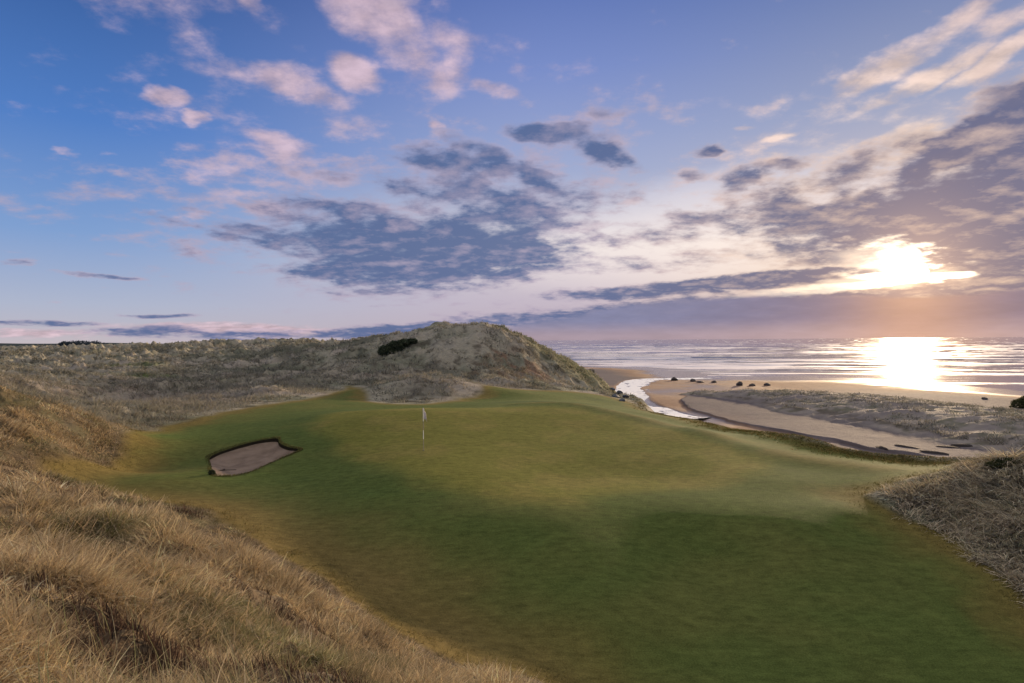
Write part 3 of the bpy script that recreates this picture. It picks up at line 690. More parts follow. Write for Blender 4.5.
def dune_grass():
    g = np.random.default_rng(23)
    nT = 40000 if not QUICK else 8000
    x, y = scatter(nT, -1.02, 0.30, 45, 330, g); z, m = grid(x, y, ('mw','beach','sd'))
    dens = np.clip(0.55+0.8*fbm(x, y, 9, 3, 421), 0.1, 1)
    k = (m['mw'] < -0.4) & (m['beach'] < 0.3) & (m['sd'] < -0.5) & (g.uniform(0, 1, nT) < dens); x, y = x[k], y[k]; r = np.hypot(x, y)
    X_, Y_, a, q, ti = tufted(x, y, 12, 0.25+0.0035*r, g); z, m = grid(X_, Y_); r = np.hypot(X_, Y_)
    L = g.uniform(0.35, 0.9, len(X_))*(0.35+0.65*sst(0.2, 3, -m['mw']))*(0.7+r/300)
    tcol = PAL_DUNE[g.integers(0, len(PAL_DUNE), len(x))][ti]
    al = grid(X_, Y_, ('alb',))[1]['alb']*1.25
    tcol = tcol*0.45+al*0.55
    o = blades('dune_grass', np.c_[X_, Y_, z-0.05], L, np.clip(0.0011*r, 0.04, 0.4)*g.uniform(0.6, 1.5, len(X_)), 0.2+0.8*q, a, PAL_DUNE, droop=0.5, SEG=2, seed=25, ptint=tcol, cvar=0.15)
    meta(o, 'stuff', 'tussocky grey green grass covering the dunes behind the green', 'grass')
    # the spit
    x, y = scatter(16000 if not QUICK else 1500, 0.24, 1.1, 62, 190, g); z, m = grid(x, y, ('sp','spit'))
    k = (m['sp'] > 0.06) & (m['spit'] > 0.5) & (g.uniform(0, 1, len(x)) < np.clip(0.45+0.9*fbm(x, y, 6, 3, 431), 0.05, 1)); x, y = x[k], y[k]; r = np.hypot(x, y)
    X_, Y_, a, q, ti = tufted(x, y, 10, 0.5, g); z, m = grid(X_, Y_)
    tc = np.array([(0.34,0.31,0.26),(0.27,0.26,0.20),(0.14,0.13,0.09),(0.38,0.35,0.30)])
    o = blades('spit_grass', np.c_[X_, Y_, z-0.05], g.uniform(0.25, 0.75, len(X_)), 0.10, 0.2+0.9*q, a, tc, droop=0.5, SEG=2, seed=27, ptint=tc[g.integers(0, 4, len(x))][ti])
    meta(o, 'stuff', 'sparse pale grass on the low sand spit beside the sea', 'grass')
    # bank edge fringe above the beach
    e = smooth_poly(EDGE[10:24], 40, False); e = e[g.integers(0, len(e), 5000)]+g.normal(0, 0.7, (5000, 2)); x, y = e[:, 0], e[:, 1]
    z, m = grid(x, y, ('sd',)); k = (m['sd'] < 0.8) & (m['sd'] > -2.5); x, y = x[k], y[k]
    X_, Y_, a, q, ti = tufted(x, y, 8, 0.2, g); z, m = grid(X_, Y_); r = np.hypot(X_, Y_)
    o = blades('bank_grass', np.c_[X_, Y_, z-0.03], g.uniform(0.05, 0.17, len(X_)), 0.0009*r, 0.2+0.9*q, a, np.array([(0.17,0.15,0.05),(0.13,0.13,0.04),(0.24,0.15,0.06),(0.09,0.10,0.03)]), droop=0.5, SEG=2, seed=29)
    meta(o, 'stuff', 'short rough grass fringing the bank above the sand', 'grass')
dune_grass()

# ------------------------------------------------------------------ flagstick
def simple_mat(name, c, rough=0.6, nscale=20, amt=0.25, spec=0.3, bump=0.0):
    m, t, out = mat(name); geo = t.node('ShaderNodeTexCoord').outputs['Object']; n = t.noise(geo, nscale, 5, 0.6)
    c2 = t.v('SCALE', (*c,), t.m('ADD', 1-amt/2, t.m('MULTIPLY', n, amt)))
    bs = t.node('ShaderNodeBsdfPrincipled', {'Base Color': c2, 'Roughness': rough, 'Specular IOR Level': spec})
    if bump:
        b = t.node('ShaderNodeBump', {'Strength': bump, 'Distance': 0.1, 'Height': n}); t.l.new(b.outputs[0], bs.inputs['Normal'])
    t.l.new(bs.outputs[0], out.inputs[0]); return m
def tube(path, rad, seg=10):
    path = np.asarray(path, float); n = len(path); rad = np.broadcast_to(rad, n); Vv = []
    for i in range(n):
        d = path[min(i+1, n-1)]-path[max(i-1, 0)]; d /= np.linalg.norm(d)
        u = np.cross(d, (0.31, 0.9, 0.17)); u /= np.linalg.norm(u); w = np.cross(d, u)
        for k in range(seg):
            a = 2*np.pi*k/seg; Vv.append(path[i]+rad[i]*(u*np.cos(a)+w*np.sin(a)))
    Qq = [[i*seg+k, i*seg+(k+1) % seg, (i+1)*seg+(k+1) % seg, (i+1)*seg+k] for i in range(n-1) for k in range(seg)]
    for base, s_ in ((0, 1), ((n-1)*seg, -1)):
        for k in range(1, seg//2):
            q = [base+k-1 if k > 1 else base, base+k, base+seg-k-0, base+seg-k-0]
        Vv.append(path[0 if base == 0 else -1]); c = len(Vv)-1
        for k in range(0, seg, 2): Qq.append([c, base+k, base+(k+1) % seg, base+(k+2) % seg])
    return np.array(Vv), np.array(Qq)
def flag():
    p = PZ(423.5, 450.5, 0.0)
    for _ in range(6): p = PZ(423.5, 450.5, height1(p[0], p[1]))
    x, y = p[:2]; z = height1(x, y)
    root = bpy.data.objects.new('flagstick', None); COL.objects.link(root); root.location = (x, y, z)
    meta(root, 'thing', 'thin golf flagstick with a small limp white flag standing on the green', 'golf flag')
    hgt = 2.28
    mw = simple_mat('pole_white', (0.62, 0.58, 0.50), 0.4); md = simple_mat('pole_dark', (0.20, 0.16, 0.09), 0.4)
    for a, b, mm in [(0.0, 0.62, md), (0.62, 1.08, mw), (1.08, 1.56, md), (1.56, hgt, mw)]:
        Vv, Qq = tube([(0, 0, a), (0, 0, b)], 0.017, 10)
        o = mesh_np('pole_band', Vv, Qq, mm, parent=root)
    # cloth hanging in folds
    nu, nv = 16, 14; Vv = []
    for j in range(nv):
        f = j/(nv-1)
        for i in range(nu):
            g_ = i/(nu-1)
            xx = 0.015+0.21*g_*(0.6+0.4*f)+0.012*math.sin(g_*9+f*2)
            yy = 0.045*math.sin(g_*10+f*1.5)*g_**0.5
            zz = hgt-0.03-0.50*f-0.30*g_**1.2*(1-0.25*f)
            Vv.append((xx, yy, zz))
    Qq = [[j*nu+i, j*nu+i+1, (j+1)*nu+i+1, (j+1)*nu+i] for j in range(nv-1) for i in range(nu-1)]
    mf = simple_mat('flag_cloth', (0.78, 0.70, 0.66), 0.8, 8, 0.15)
    o = mesh_np('flag', Vv, Qq, mf, parent=root); sm = o.modifiers.new('thickness', 'SOLIDIFY'); sm.thickness = 0.003
    Vv, Qq = tube([(0, 0, -0.04), (0, 0, 0.006)], 0.054, 20); o = mesh_np('cup', Vv, Qq, simple_mat('cup_dark', (0.02, 0.02, 0.02)), parent=root)
flag()

# ------------------------------------------------------------------ bushes, rocks, wrack
M_LEAF = None
def leaf_mat(name, c1, c2):
    m, t, out = mat(name); geo = t.node('ShaderNodeTexCoord').outputs['Object']; n = t.noise(geo, 1.3, 5, 0.7)
    c = t.mixc(t.sm(n, 0.3, 0.7), (*c1, 1), (*c2, 1))
    d = t.node('ShaderNodeBsdfDiffuse', {'Color': c}); tr = t.node('ShaderNodeBsdfTranslucent', {'Color': c}); mx = t.node('ShaderNodeMixShader', {0: 0.2})
    t.l.new(d.outputs[0], mx.inputs[1]); t.l.new(tr.outputs[0], mx.inputs[2]); t.l.new(mx.outputs[0], out.inputs[0]); return m
M_LEAF = leaf_mat('scrub_leaf', (0.035, 0.048, 0.028), (0.085, 0.10, 0.058))
M_TWIG = simple_mat('scrub_twig', (0.07, 0.05, 0.035), 0.9)
def bush(name, loc, blobs, nleaf, size, label, cat='bush', seed=1, mat_=None, group=None):
    g = np.random.default_rng(seed)
    root = bpy.data.objects.new(name, None); COL.objects.link(root); root.location = loc; meta(root, 'thing', label, cat, group)
    cs = []
    for cx, cy, cz, rx, ry, rz in blobs:
        k = int(nleaf*rx*rz/sum(b[3]*b[5] for b in blobs))
        d = g.normal(0, 1, (k, 3)); d /= np.linalg.norm(d, axis=1)[:, None]
        q = g.uniform(0.45, 1.0, k)**0.6*(1+0.18*np.sin(d[:, 0]*7+seed)*np.cos(d[:, 2]*6+d[:, 1]*5))
        cs.append(np.c_[cx+d[:, 0]*rx*q, cy+d[:, 1]*ry*q, np.maximum(cz+d[:, 2]*rz*q, -0.1)])
    c = np.vstack(cs); n = len(c)
    a = g.normal(0, 1, (n, 3)); a /= np.linalg.norm(a, axis=1)[:, None]; b = np.cross(a, g.normal(0, 1, (n, 3))); b /= np.linalg.norm(b, axis=1)[:, None]
    s_ = size*g.uniform(0.5, 1.4, n)[:, None]
    Vv = np.stack([c-a*s_, c+b*s_*0.5, c+a*s_, c-b*s_*0.5], 1).reshape(-1, 3); Qq = np.arange(n*4).reshape(-1, 4)
    mesh_np('foliage', Vv, Qq, mat_ or M_LEAF, smooth=False, parent=root)
    for i, (cx, cy, cz, rx, ry, rz) in enumerate(blobs):
        e = np.array((cx, cy, cz)); s0 = np.array((cx*0.6, cy*0.6, -0.2))
        v_, q_ = tube([s0, (s0+e)/2+g.normal(0, 0.05, 3)*rz, e+np.array((0, 0, 0.4*rz))], [0.06*rz, 0.04*rz, 0.015*rz], 6); mesh_np('stem', v_, q_, M_TWIG, parent=root)
    return root
def ground_at(u, v, z0=0.0, it=14):
    """where the sight line through that spot meets the ground"""
    d = ray(u, v); t = np.exp(np.linspace(math.log(3), math.log(1500), 1600)); pts = CAM[None]+d[None]*t[:, None]
    h = height(pts[:, 0], pts[:, 1], False); k = np.argmax(pts[:, 2] < h); lo, hi = t[max(k-1, 0)], t[k]
    for _ in range(it):
        mdl = (lo+hi)/2; p = CAM+d*mdl
        if p[2] < height1(p[0], p[1]): hi = mdl
        else: lo = mdl
    return CAM+d*hi
p = ground_at(391, 354)
print('bush at', p)
s = p[1]/F
bush('gorse_bush', (p[0], p[1], p[2]-0.3), [(-5*s,0,5*s,8*s,8*s,6*s),(4*s,1,8*s,10*s,8*s,7*s),(13*s,2,12*s,9*s,7*s,5*s),(0,0,3*s,9*s,8*s,5*s),(20*s,2,14*s,5*s,4*s,3*s)], 9000, 0.16, 'large dark green bush on the slope of the grassy dune', seed=4)
p = ground_at(597, 373); s = p[1]/F
bush('scrub_bush', (p[0]-6*s, p[1], p[2]-0.2), [(0,0,2*s,4*s,4*s,3*s),(-9*s,0,4*s,4*s,3*s,2.5*s)], 2200, 0.10, 'small dark scrub on the seaward end of the tall dune', seed=5)
p = ground_at(1010, 463); s = p[1]/F
ML2 = leaf_mat('bank_leaf', (0.06, 0.07, 0.03), (0.11, 0.10, 0.045))
bush('bank_bush', (p[0], p[1], p[2]-0.1), [(0,0,3*s,16*s,10*s,5*s),(-14*s,0,1*s,10*s,8*s,3*s),(14*s,0,3*s,12*s,8*s,5*s)], 9000, 0.035, 'low olive green bush on the bank beyond the grassy mound', seed=6, mat_=ML2)
p = ground_at(1020, 408); s = p[1]/F
bush('beach_bush', (p[0], p[1], p[2]-0.1), [(0,0,4*s,9*s,6*s,6*s),(8*s,0,7*s,8*s,6*s,7*s)], 5000, 0.12, 'dark green bush on the sand spit by the right edge', seed=7, mat_=ML2)

def rock(name, loc, dims, seed, m, label, cat, group=None, rz=0, sub=3):
    import bmesh
    bm = bmesh.new(); bmesh.ops.create_icosphere(bm, subdivisions=sub, radius=1.0); me = bpy.data.meshes.new(name); bm.to_mesh(me); bm.free()
    co = np.empty(len(me.vertices)*3, np.float32); me.vertices.foreach_get('co', co); co = co.reshape(-1, 3).astype(float)
    g = np.random.default_rng(seed)
    for _ in range(9):                               # chop facets
        d = g.normal(0, 1, 3); d /= np.linalg.norm(d); k = g.uniform(0.55, 0.9); e = co@d; co -= np.maximum(e-k, 0)[:, None]*d[None]*0.9
    co *= (1+0.12*fbm(co[:, 0]*3+seed, co[:, 1]*3+co[:, 2]*2, 1, 3, seed))[:, None]
    co *= np.array(dims)[None]; co[:, 2] = np.maximum(co[:, 2], -0.4*dims[2])
    me.vertices.foreach_set('co', co.astype(np.float32).ravel()); me.update(); me.materials.append(m)
    o = bpy.data.objects.new(name, me); COL.objects.link(o); o.location = loc; o.rotation_euler = (0, 0, rz); meta(o, 'thing', label, cat, group); return o
M_ROCK = simple_mat('wet_rock', (0.055, 0.045, 0.042), 0.75, 2.0, 0.8, 0.3, 0.5)
M_ARM = simple_mat('blue_rock', (0.075, 0.08, 0.095), 0.7, 2.0, 0.8, 0.3, 0.5)
M_WRACK = simple_mat('wrack', (0.035, 0.028, 0.026), 0.9, 6.0, 0.6, 0.1, 0.6)
for i, (u, v, w, h, lab) in enumerate([
    (674,380.5,8,4,'dark boulder at the stream mouth, nearest the white water'),
    (693,381.5,7,3.5,'taller left lump of the touching pair of dark boulders on the beach'),
    (700,382.5,9,1.8,'low flat right lump of the touching pair of dark boulders on the beach'),
    (714,382.5,7,2.2,'dark boulder alone between the touching pair and the biggest boulder'),
    (739,385.5,8,5,'biggest dark boulder on the beach, at the tip of the sand spit'),
    (752,385.8,7,2.6,'dark boulder just right of the biggest one, beyond the sand spit'),
    (767,385.5,8,2.8,'rightmost of the line of dark boulders beyond the sand spit'),
    (984,399,7,2,'small dark boulder on the orange beach beyond the spit, far right')]):
    p = ground_at(u, v); s = p[1]/F
    rock('boulder', (p[0], p[1], p[2]+0.2*h*s), (w*s*0.5, w*s*0.4, h*s*0.75), 31+i, M_ROCK, lab, 'boulder', 'dark boulders strewn along the beach', rz=i*1.3)
for i, (u, v, w, h, lab) in enumerate([
    (612,390,7,2.5,'highest blue grey rock at the foot of the dune beside the stream'),
    (620,393,8,3,'second highest blue grey rock at the dune foot beside the stream'),
    (616,397,8,3,'landward blue grey rock below the highest one at the dune foot'),
    (626,397,7,3,'blue grey rock closest to the white water at the dune foot'),
    (622,401,7,2.5,'lowest blue grey rock of the heap at the dune foot')]):
    p = ground_at(u, v); s = p[1]/F
    rock('shore_rock', (p[0], p[1], p[2]+0.2*h*s), (w*s*0.5, w*s*0.5, h*s*0.8), 51+i, M_ARM, lab, 'rock', 'blue grey rocks at the foot of the dune', rz=i*0.9)
for i, (u, v, w, h, lab) in enumerate([
    (882,452,9,1.6,'small rounded seaweed clump at the end of the sand scarp, leftmost on the flat'),
    (907,451,11,1.4,'long seaweed strip lying alone on open sand, next right of the rounded clump'),
    (934,457,12,1.7,'widest and nearest seaweed strip, just beyond the edge of the grass bank'),
    (947,451,9,1.0,'thinnest seaweed strip, touching the left end of the farthest right one'),
    (966,449.5,10,1.2,'thick dark seaweed strip, farthest right on the sand flat below the spit')]):
    p = ground_at(u, v-4.0); s = p[1]/F
    rock('seaweed_clump', (p[0], p[1], p[2]+0.1*h*s), (w*s*0.55, w*s*1.3, h*s*1.0), 71+i, M_WRACK, lab, 'seaweed', 'seaweed clumps washed up on the sand', rz=0.3*i)
# rake handle and tuft at the near corner of the bunker
p = ground_at(212, 474.5); s = p[1]/F
bush('dark_tussock', (p[0], p[1], p[2]-0.02), [(0,0,0.10,0.17,0.15,0.16)], 700, 0.035, 'small dark tussock at the near left corner of the bunker', 'tussock', seed=8)
bpy.context.view_layer.update()
pr = onA(224, 468.0); hit = BUNKER.ray_cast(Vector((pr[0], pr[1], 5)), Vector((0, 0, -1))); pr = hit[1] if hit[0] else pr
root = bpy.data.objects.new('bunker_rake', None); COL.objects.link(root); root.location = (pr[0], pr[1], pr[2]+0.03); root.rotation_euler = (0, 0, -0.3)
meta(root, 'thing', 'dark rake lying on the sand at the near edge of the bunker', 'rake')
Vv, Qq = tube([(-0.15, 0, 0.03), (0.75, 0, 0.10)], 0.016, 8); mesh_np('handle', Vv, Qq, M_WRACK, parent=root)
Vv, Qq = tube([(-0.15, -0.25, 0.04), (-0.15, 0.25, 0.04)], 0.022, 8); mesh_np('rake_head', Vv, Qq, M_WRACK, parent=root)
tv, tq, o_ = [], [], 0
for k in range(9):
    v_, q_ = tube([(-0.15, -0.22+k*0.055, 0.04), (-0.16, -0.22+k*0.055, -0.04)], 0.006, 6); tv.append(v_); tq.append(q_+o_); o_ += len(v_)
mesh_np('tines', np.vstack(tv), np.vstack(tq), M_WRACK, parent=root)

# ------------------------------------------------------------------ far wood and hill on the left horizon
def far_land():
    m = simple_mat('far_hill', (0.050, 0.062, 0.065), 1.0, 0.02, 0.5, 0.0)
    nx_, nyy = 120, 10; xs = np.linspace(-2200, -560, nx_); Vv = []
    for j in range(nyy):
        f = j/(nyy-1)
        for i, x in enumerate(xs):
            Yd = 1700+f*900
            prof = max(0, 14+5*math.sin(x*0.004+1)+3*math.sin(x*0.011)-max(0, x+1100)*0.035)
            Vv.append((x*(Yd/1700), Yd, -8+prof*math.sin(min(1, f*2)*math.pi/2)*(1 if f < 0.8 else (1-f)*5)))
    Qq = [[j*nx_+i, j*nx_+i+1, (j+1)*nx_+i+1, (j+1)*nx_+i] for j in range(nyy-1) for i in range(nx_-1)]
    o = mesh_np('hills', Vv, Qq, m); meta(o, 'structure')
    g = np.random.default_rng(77); cs = []
    for k in range(420):
        u = g.uniform(44, 160); 
        hh = 6.0*math.exp(-((u-68)/14)**2)+6.2*math.exp(-((u-92)/16)**2)+4.4*math.exp(-((u-128)/20)**2)+1.6
        Yd = g.uniform(1350, 1500); base = P(u, 350.5, Yd); px = Yd/F
        n = 60; d = g.normal(0, 1, (n, 3)); d /= np.linalg.norm(d, axis=1)[:, None]; hh *= g.uniform(0.6, 1.25); R_ = hh*px*g.uniform(0.3, 0.55)
        cs.append(np.array([base[0], base[1], base[2]+hh*px-R_+g.normal(0, 1)])+d*np.array([R_*1.3, R_, R_])*g.uniform(0.5, 1, n)[:, None]**0.5)
        cs.append(np.array([base[0], base[1], base[2]+hh*px*0.35])+d*np.array([R_*1.5, R_, hh*px*0.4]))
    c = np.vstack(cs); n = len(c); a = g.normal(0, 1, (n, 3)); a /= np.linalg.norm(a, axis=1)[:, None]; b = np.cross(a, g.normal(0, 1, (n, 3))); b /= np.linalg.norm(b, axis=1)[:, None]
    s_ = 1.6
    Vv = np.stack([c-a*s_, c+b*s_*0.7, c+a*s_, c-b*s_*0.7], 1).reshape(-1, 3)
    o = mesh_np('treeline', Vv, np.arange(n*4).reshape(-1, 4), leaf_mat('far_leaf', (0.036, 0.050, 0.066), (0.052, 0.068, 0.085)), smooth=False)
    meta(o, 'stuff', 'dark far-off wood along the left horizon', 'trees')
far_land()

# ------------------------------------------------------------------ sky
world = bpy.data.worlds.new("World"); scn.world = world; world.use_nodes = True; world.node_tree.nodes.clear()
t = NT(world.node_tree)
EXPO = 1.0
dirv = t.v('NORMALIZE', t.node('ShaderNodeTexCoord').outputs['Generated'])
sx = t.node('ShaderNodeSeparateXYZ', {0: dirv}); dx, dy, dz = sx.outputs
az = t.m('ARCTAN2', dx, dy); el = t.m('ARCSINE', dz)
av, ev = azel(914, 272)
vs = (math.cos(ev)*math.sin(av), math.cos(ev)*math.cos(av), math.sin(ev))      # where the sun shows through the cloud
cosd = t.v('DOT_PRODUCT', dirv, vs, out=1)
ang = t.m('ARCCOSINE', t.m('MINIMUM', cosd, 0.999999))
# cloud-layer coordinates: a flat layer seen in perspective
h_ = t.m('ADD', t.m('MAXIMUM', dz, 0.0), 0.20)
pl = t.node('ShaderNodeCombineXYZ', {0: t.m('DIVIDE', dx, h_), 1: t.m('DIVIDE', dy, h_)}).outputs[0]
ae = t.node('ShaderNodeCombineXYZ', {0: az, 1: el}).outputs[0]
def nvec(sc, de, ro):
    a = t.noise(pl, sc, de, ro); b = t.noise(t.v('ADD', pl, (17.3, 5.1, 3.7)), sc, de, ro)
    return t.node('ShaderNodeCombineXYZ', {0: t.m('SUBTRACT', a, 0.5), 1: t.m('SUBTRACT', b, 0.5)}).outputs[0]
wn1 = nvec(1.1, 3, 0.5); wn2 = nvec(5.0, 4, 0.6)
wsc = t.v('MULTIPLY', t.v('ADD', t.v('SCALE', wn1, 0.09), t.v('SCALE', wn2, 0.05)), t.node('ShaderNodeCombineXYZ', {0: 1.3, 1: t.m('ADD', t.m('MULTIPLY', t.sm(el, 0.0, 0.35), 0.75), 0.12)}).outputs[0])
aew = t.v('ADD', ae, wsc)
def blobs(lst, vec):
    # each ellipse waits for the one before it, so that the shader needs few values at a time
    acc = None
    for u, v, rx, ry, rot, w in lst:
        a, e = azel(u, v); jx = math.cos(a)**2; jy = math.cos(a)
        vi = vec
        if acc is not None:
            md = t.node('ShaderNodeVectorMath', operation='MULTIPLY_ADD'); t.set(md.inputs[0], acc); md.inputs[1].default_value = (1e-7, 1e-7, 1e-7); t.set(md.inputs[2], vec); vi = md.outputs[0]
        mp = t.node('ShaderNodeMapping', {'Vector': vi, 'Location': (a, e, 0), 'Rotation': (0, 0, math.radians(rot)), 'Scale': (rx/F*jx*1.65, ry/F*jy*1.95, 1)}, vector_type='TEXTURE').outputs[0]
        q = t.m('MULTIPLY_ADD', t.v('DOT_PRODUCT', mp, mp, out=1), -w, w)
        acc = t.m('MAXIMUM', q, 0.0) if acc is None else t.m('SMOOTH_MAX', acc, q, 0.15)
    return acc
DARK = [(430,252,95,24,4,1.0),(375,264,60,18,0,1),(330,272,45,11,-6,.9),(300,240,85,10,-8,.75),(215,224,70,6,-10,.65),(480,228,70,17,0,1.0),(520,246,50,14,0,.9),(350,216,65,11,-12,.8),(420,195,60,9,-5,.7),
        (440,168,55,8,-5,.85),(482,163,40,10,-22,.8),(548,135,42,9,0,.95),(592,150,30,9,-15,.85),(622,162,22,8,-22,.85),(540,178,32,7,-18,.8),(610,112,30,7,0,.5),(555,218,30,9,0,.6),(455,268,120,6,0,.6),
        (105,277,42,2.0,-3,.75),(165,316,32,2.0,0,.8),(40,323,55,2.0,0,.9),(150,332,60,4.5,0,.9),(240,335,90,4,0,.8),(400,331,80,5,3,1.1),(340,334,60,4,2,.9),(490,324,70,6,4,.75),(705,152,16,5,0,.8),(690,181,16,6,0,.7),(742,181,26,9,12,.85),(786,172,30,7,5,.7),
        (900,214,140,22,3,1.05),(985,196,80,26,10,1.1),(1000,236,90,26,0,1.1),(965,142,72,17,28,1.0),(1015,112,50,18,30,1.0),(800,214,90,11,4,.85),(740,226,60,7,0,.7),(850,186,50,9,18,.7),(1005,262,60,14,0,1.0),
        (725,285,110,6,2,1.1),(805,277,75,5,1,1.1),(640,293,85,5,1,.95),(800,308,300,13,1.5,1.05),(1000,300,180,16,1,1.1),(620,316,150,9,2,.95),(1010,320,200,10,0,1),(560,262,25,4,0,.5),(625,240,30,5,0,.45),(10,262,14,2,0,.6),(380,305,20,1.5,0,.5),
        (300,238,230,38,-6,.40),(570,165,120,50,-12,.36),(430,210,130,40,-5,.5),(440,255,120,26,3,1.15),(390,240,110,22,-3,1.0),(860,210,220,40,5,.42),(1000,170,60,60,20,.5),
        (960,215,110,45,8,1.15),(1010,150,60,45,25,1.0),(880,240,110,14,2,.9),(770,205,70,18,5,.7),(690,225,80,14,2,.6),(640,262,90,8,2,.55),(700,262,60,6,0,.5),(840,262,50,7,3,.75),(860,170,60,14,20,.75),(600,200,60,12,0,.55),(560,190,60,14,-12,.7),(500,200,70,14,-8,.85),(380,190,60,12,-12,.6),
        (300,-120,200,50,0,.9),(1250,60,160,50,10,1.0),(-200,200,120,20,0,.8)]
LITE = [(165,102,22,7,-18,1.1),(201,128,13,6,0,1),(352,79,26,12,-18,1.2),(375,26,60,19,-28,1.15),(455,72,17,20,-40,.9),(452,40,32,10,0,.8),(492,88,30,6,-8,.8),(292,88,50,11,-14,1.05),(240,75,38,11,-10,.65),(195,68,50,10,-18,.45),
        (70,151,14,3,-5,.7),(116,156,12,3,-5,.7),(278,155,36,11,-12,.9),(225,178,30,8,-5,.8),(437,132,8,4,0,.9),(188,154,16,5,0,.7),(270,205,55,7,-15,.7),(200,215,50,6,-15,.6),(248,8,16,7,-30,.8),(350,3,40,9,-20,.7),(85,69,18,4,-5,.4),(45,92,18,4,-8,.4),
        (870,72,40,10,20,1.0),(930,36,72,9,28,.8),(905,86,60,7,18,.9),(985,62,62,8,22,1.0),(1005,20,40,7,20,.6),(965,156,48,20,25,1.0),(895,150,45,15,25,.85),(1018,88,30,10,30,.9),(780,143,18,4,5,.9),(740,127,14,3.5,0,.8),(630,203,14,3.5,0,.9),
        (225,330,70,5,0,1.3),(285,333,50,4,0,1.2),(50,333,60,4,0,1.0),(140,326,50,3,0,.8),(480,330,80,6,2,.5),(528,70,14,7,0,.6),(590,60,14,7,0,.35),(800,190,80,10,15,.7),(740,205,100,10,5,.5),
        (290,120,230,80,-15,.36),(560,160,170,70,0,.32),(820,170,200,60,12,.45),(430,60,150,50,-20,.34),(90,110,120,50,-10,.2),(330,190,120,30,-10,.5),(640,190,160,40,5,.38),
        (600,-100,200,40,0,.9),(100,-80,150,40,-20,.8)]
nz = t.noise(pl, 7.5, 7, 0.60); nz2 = t.noise(pl, 3.2, 3, 0.5)
soff = t.v('ADD', pl, (math.sin(av)*0.06, math.cos(av)*0.06, 0)); nzs = t.noise(soff, 7.5, 4, 0.60)
nn = t.m('ADD', t.m('MULTIPLY', t.m('SUBTRACT', nz, 0.5), 1.9), t.m('MULTIPLY', t.m('SUBTRACT', nz2, 0.5), 1.2))
bd = t.m('MULTIPLY', blobs(DARK, aew), 1.16); bl = t.m('MULTIPLY', blobs(LITE, aew), 1.12)
Dd = t.sm(t.m('ADD', bd, nn), 0.20, 1.0); Dl = t.sm(t.m('ADD', bl, nn), 0.28, 1.25)
litn = t.m('MULTIPLY_ADD', t.m('SUBTRACT', nz, nzs), 2.6, 0.42, clamp=True)
# clear-sky gradient
E = EXPO
def L_(c, k=1.0): return tuple(np.array(lin(c))*k/(2**E))
ef = t.m('DIVIDE', el, math.radians(30.0))                # 0 at the horizon, 1 at the top of the frame
left = t.ramp(ef, [(0.0, L_((194,184,190))), (0.10, L_((174,182,204))), (0.28, L_((128,160,208))), (0.55, L_((82,127,196))), (1.0, L_((44,78,140)))])
mid = t.ramp(ef, [(0.0, L_((186,170,182))), (0.12, L_((196,184,198))), (0.28, L_((216,209,212))), (0.5, L_((160,172,208))), (0.78, L_((122,142,200))), (1.0, L_((92,116,180)))])
right = t.ramp(ef, [(0.0, L_((176,140,120))), (0.15, L_((214,190,170))), (0.35, L_((200,190,196))), (0.6, L_((150,160,192))), (1.0, L_((84,110,168)))])
c = t.mixc(t.sm(az, -0.62, 0.08), left, mid); c = t.mixc(t.sm(az, 0.05, 0.62), c, right)
# brightness behind the cloud round the sun
glow = t.m('ADD', t.m('MULTIPLY', t.m('EXPONENT', t.m('MULTIPLY', ang, -9.0)), 0.13), t.m('MULTIPLY', t.m('EXPONENT', t.m('MULTIPLY', ang, -30.0)), 0.6))
gcol = t.v('SCALE', (1.0, 0.83, 0.62), t.m('DIVIDE', glow, 2**E)); c = t.v('ADD', c, gcol)
# bright cream band left of the sun
bb = blobs([(760,235,170,38,3,.8),(880,240,90,30,0,.9),(640,245,120,30,0,.55)], aew)
c = t.v('ADD', c, t.v('SCALE', (0.50, 0.41, 0.30), t.m('MULTIPLY', t.m('MAXIMUM', bb, 0.0), 0.75/(2**E))))
# light (pink, cream) cloud
lc_far = L_((218,190,200)); lc_near = L_((255,226,196), 1.15)
sunprox = t.sm(ang, 0.55, 0.03)
lc = t.mixc(sunprox, (*lc_far, 1), (*lc_near, 1)); lc = t.v('SCALE', lc, t.m('MULTIPLY_ADD', litn, 0.45, 0.70))
c = t.mixc(t.m('MULTIPLY', Dl, 0.82), c, lc)
# dark cloud: blue-grey body, lit where thin and sunward
dc_far = L_((84,104,148)); dc_near = L_((90,94,128)); 
dc = t.mixc(sunprox, (*dc_far, 1), (*dc_near, 1))
dl = t.mixc(sunprox, (*L_((190,174,192)), 1), (*L_((236,204,180)), 1))
edge_ = t.m('SUBTRACT', 1.0, t.sm(t.m('ADD', bd, t.m('MULTIPLY', nn, 0.9)), 0.40, 1.0))
lt = t.m('ADD', t.m('MULTIPLY_ADD', t.m('SUBTRACT', nz2, 0.50), 1.6, t.m('MULTIPLY', t.m('SUBTRACT', litn, 0.40), 0.75)), edge_, clamp=True)
dcc = t.mixc(t.m('MULTIPLY', lt, 0.85), dc, dl)
warmc = t.m('MULTIPLY', t.m('EXPONENT', t.m('MULTIPLY', ang, -8.0)), 0.05/(2**E)); dcc = t.v('ADD', dcc, t.v('SCALE', (1.0, 0.50, 0.24), warmc))
c = t.mixc(t.m('MULTIPLY', Dd, 0.93), c, dcc)
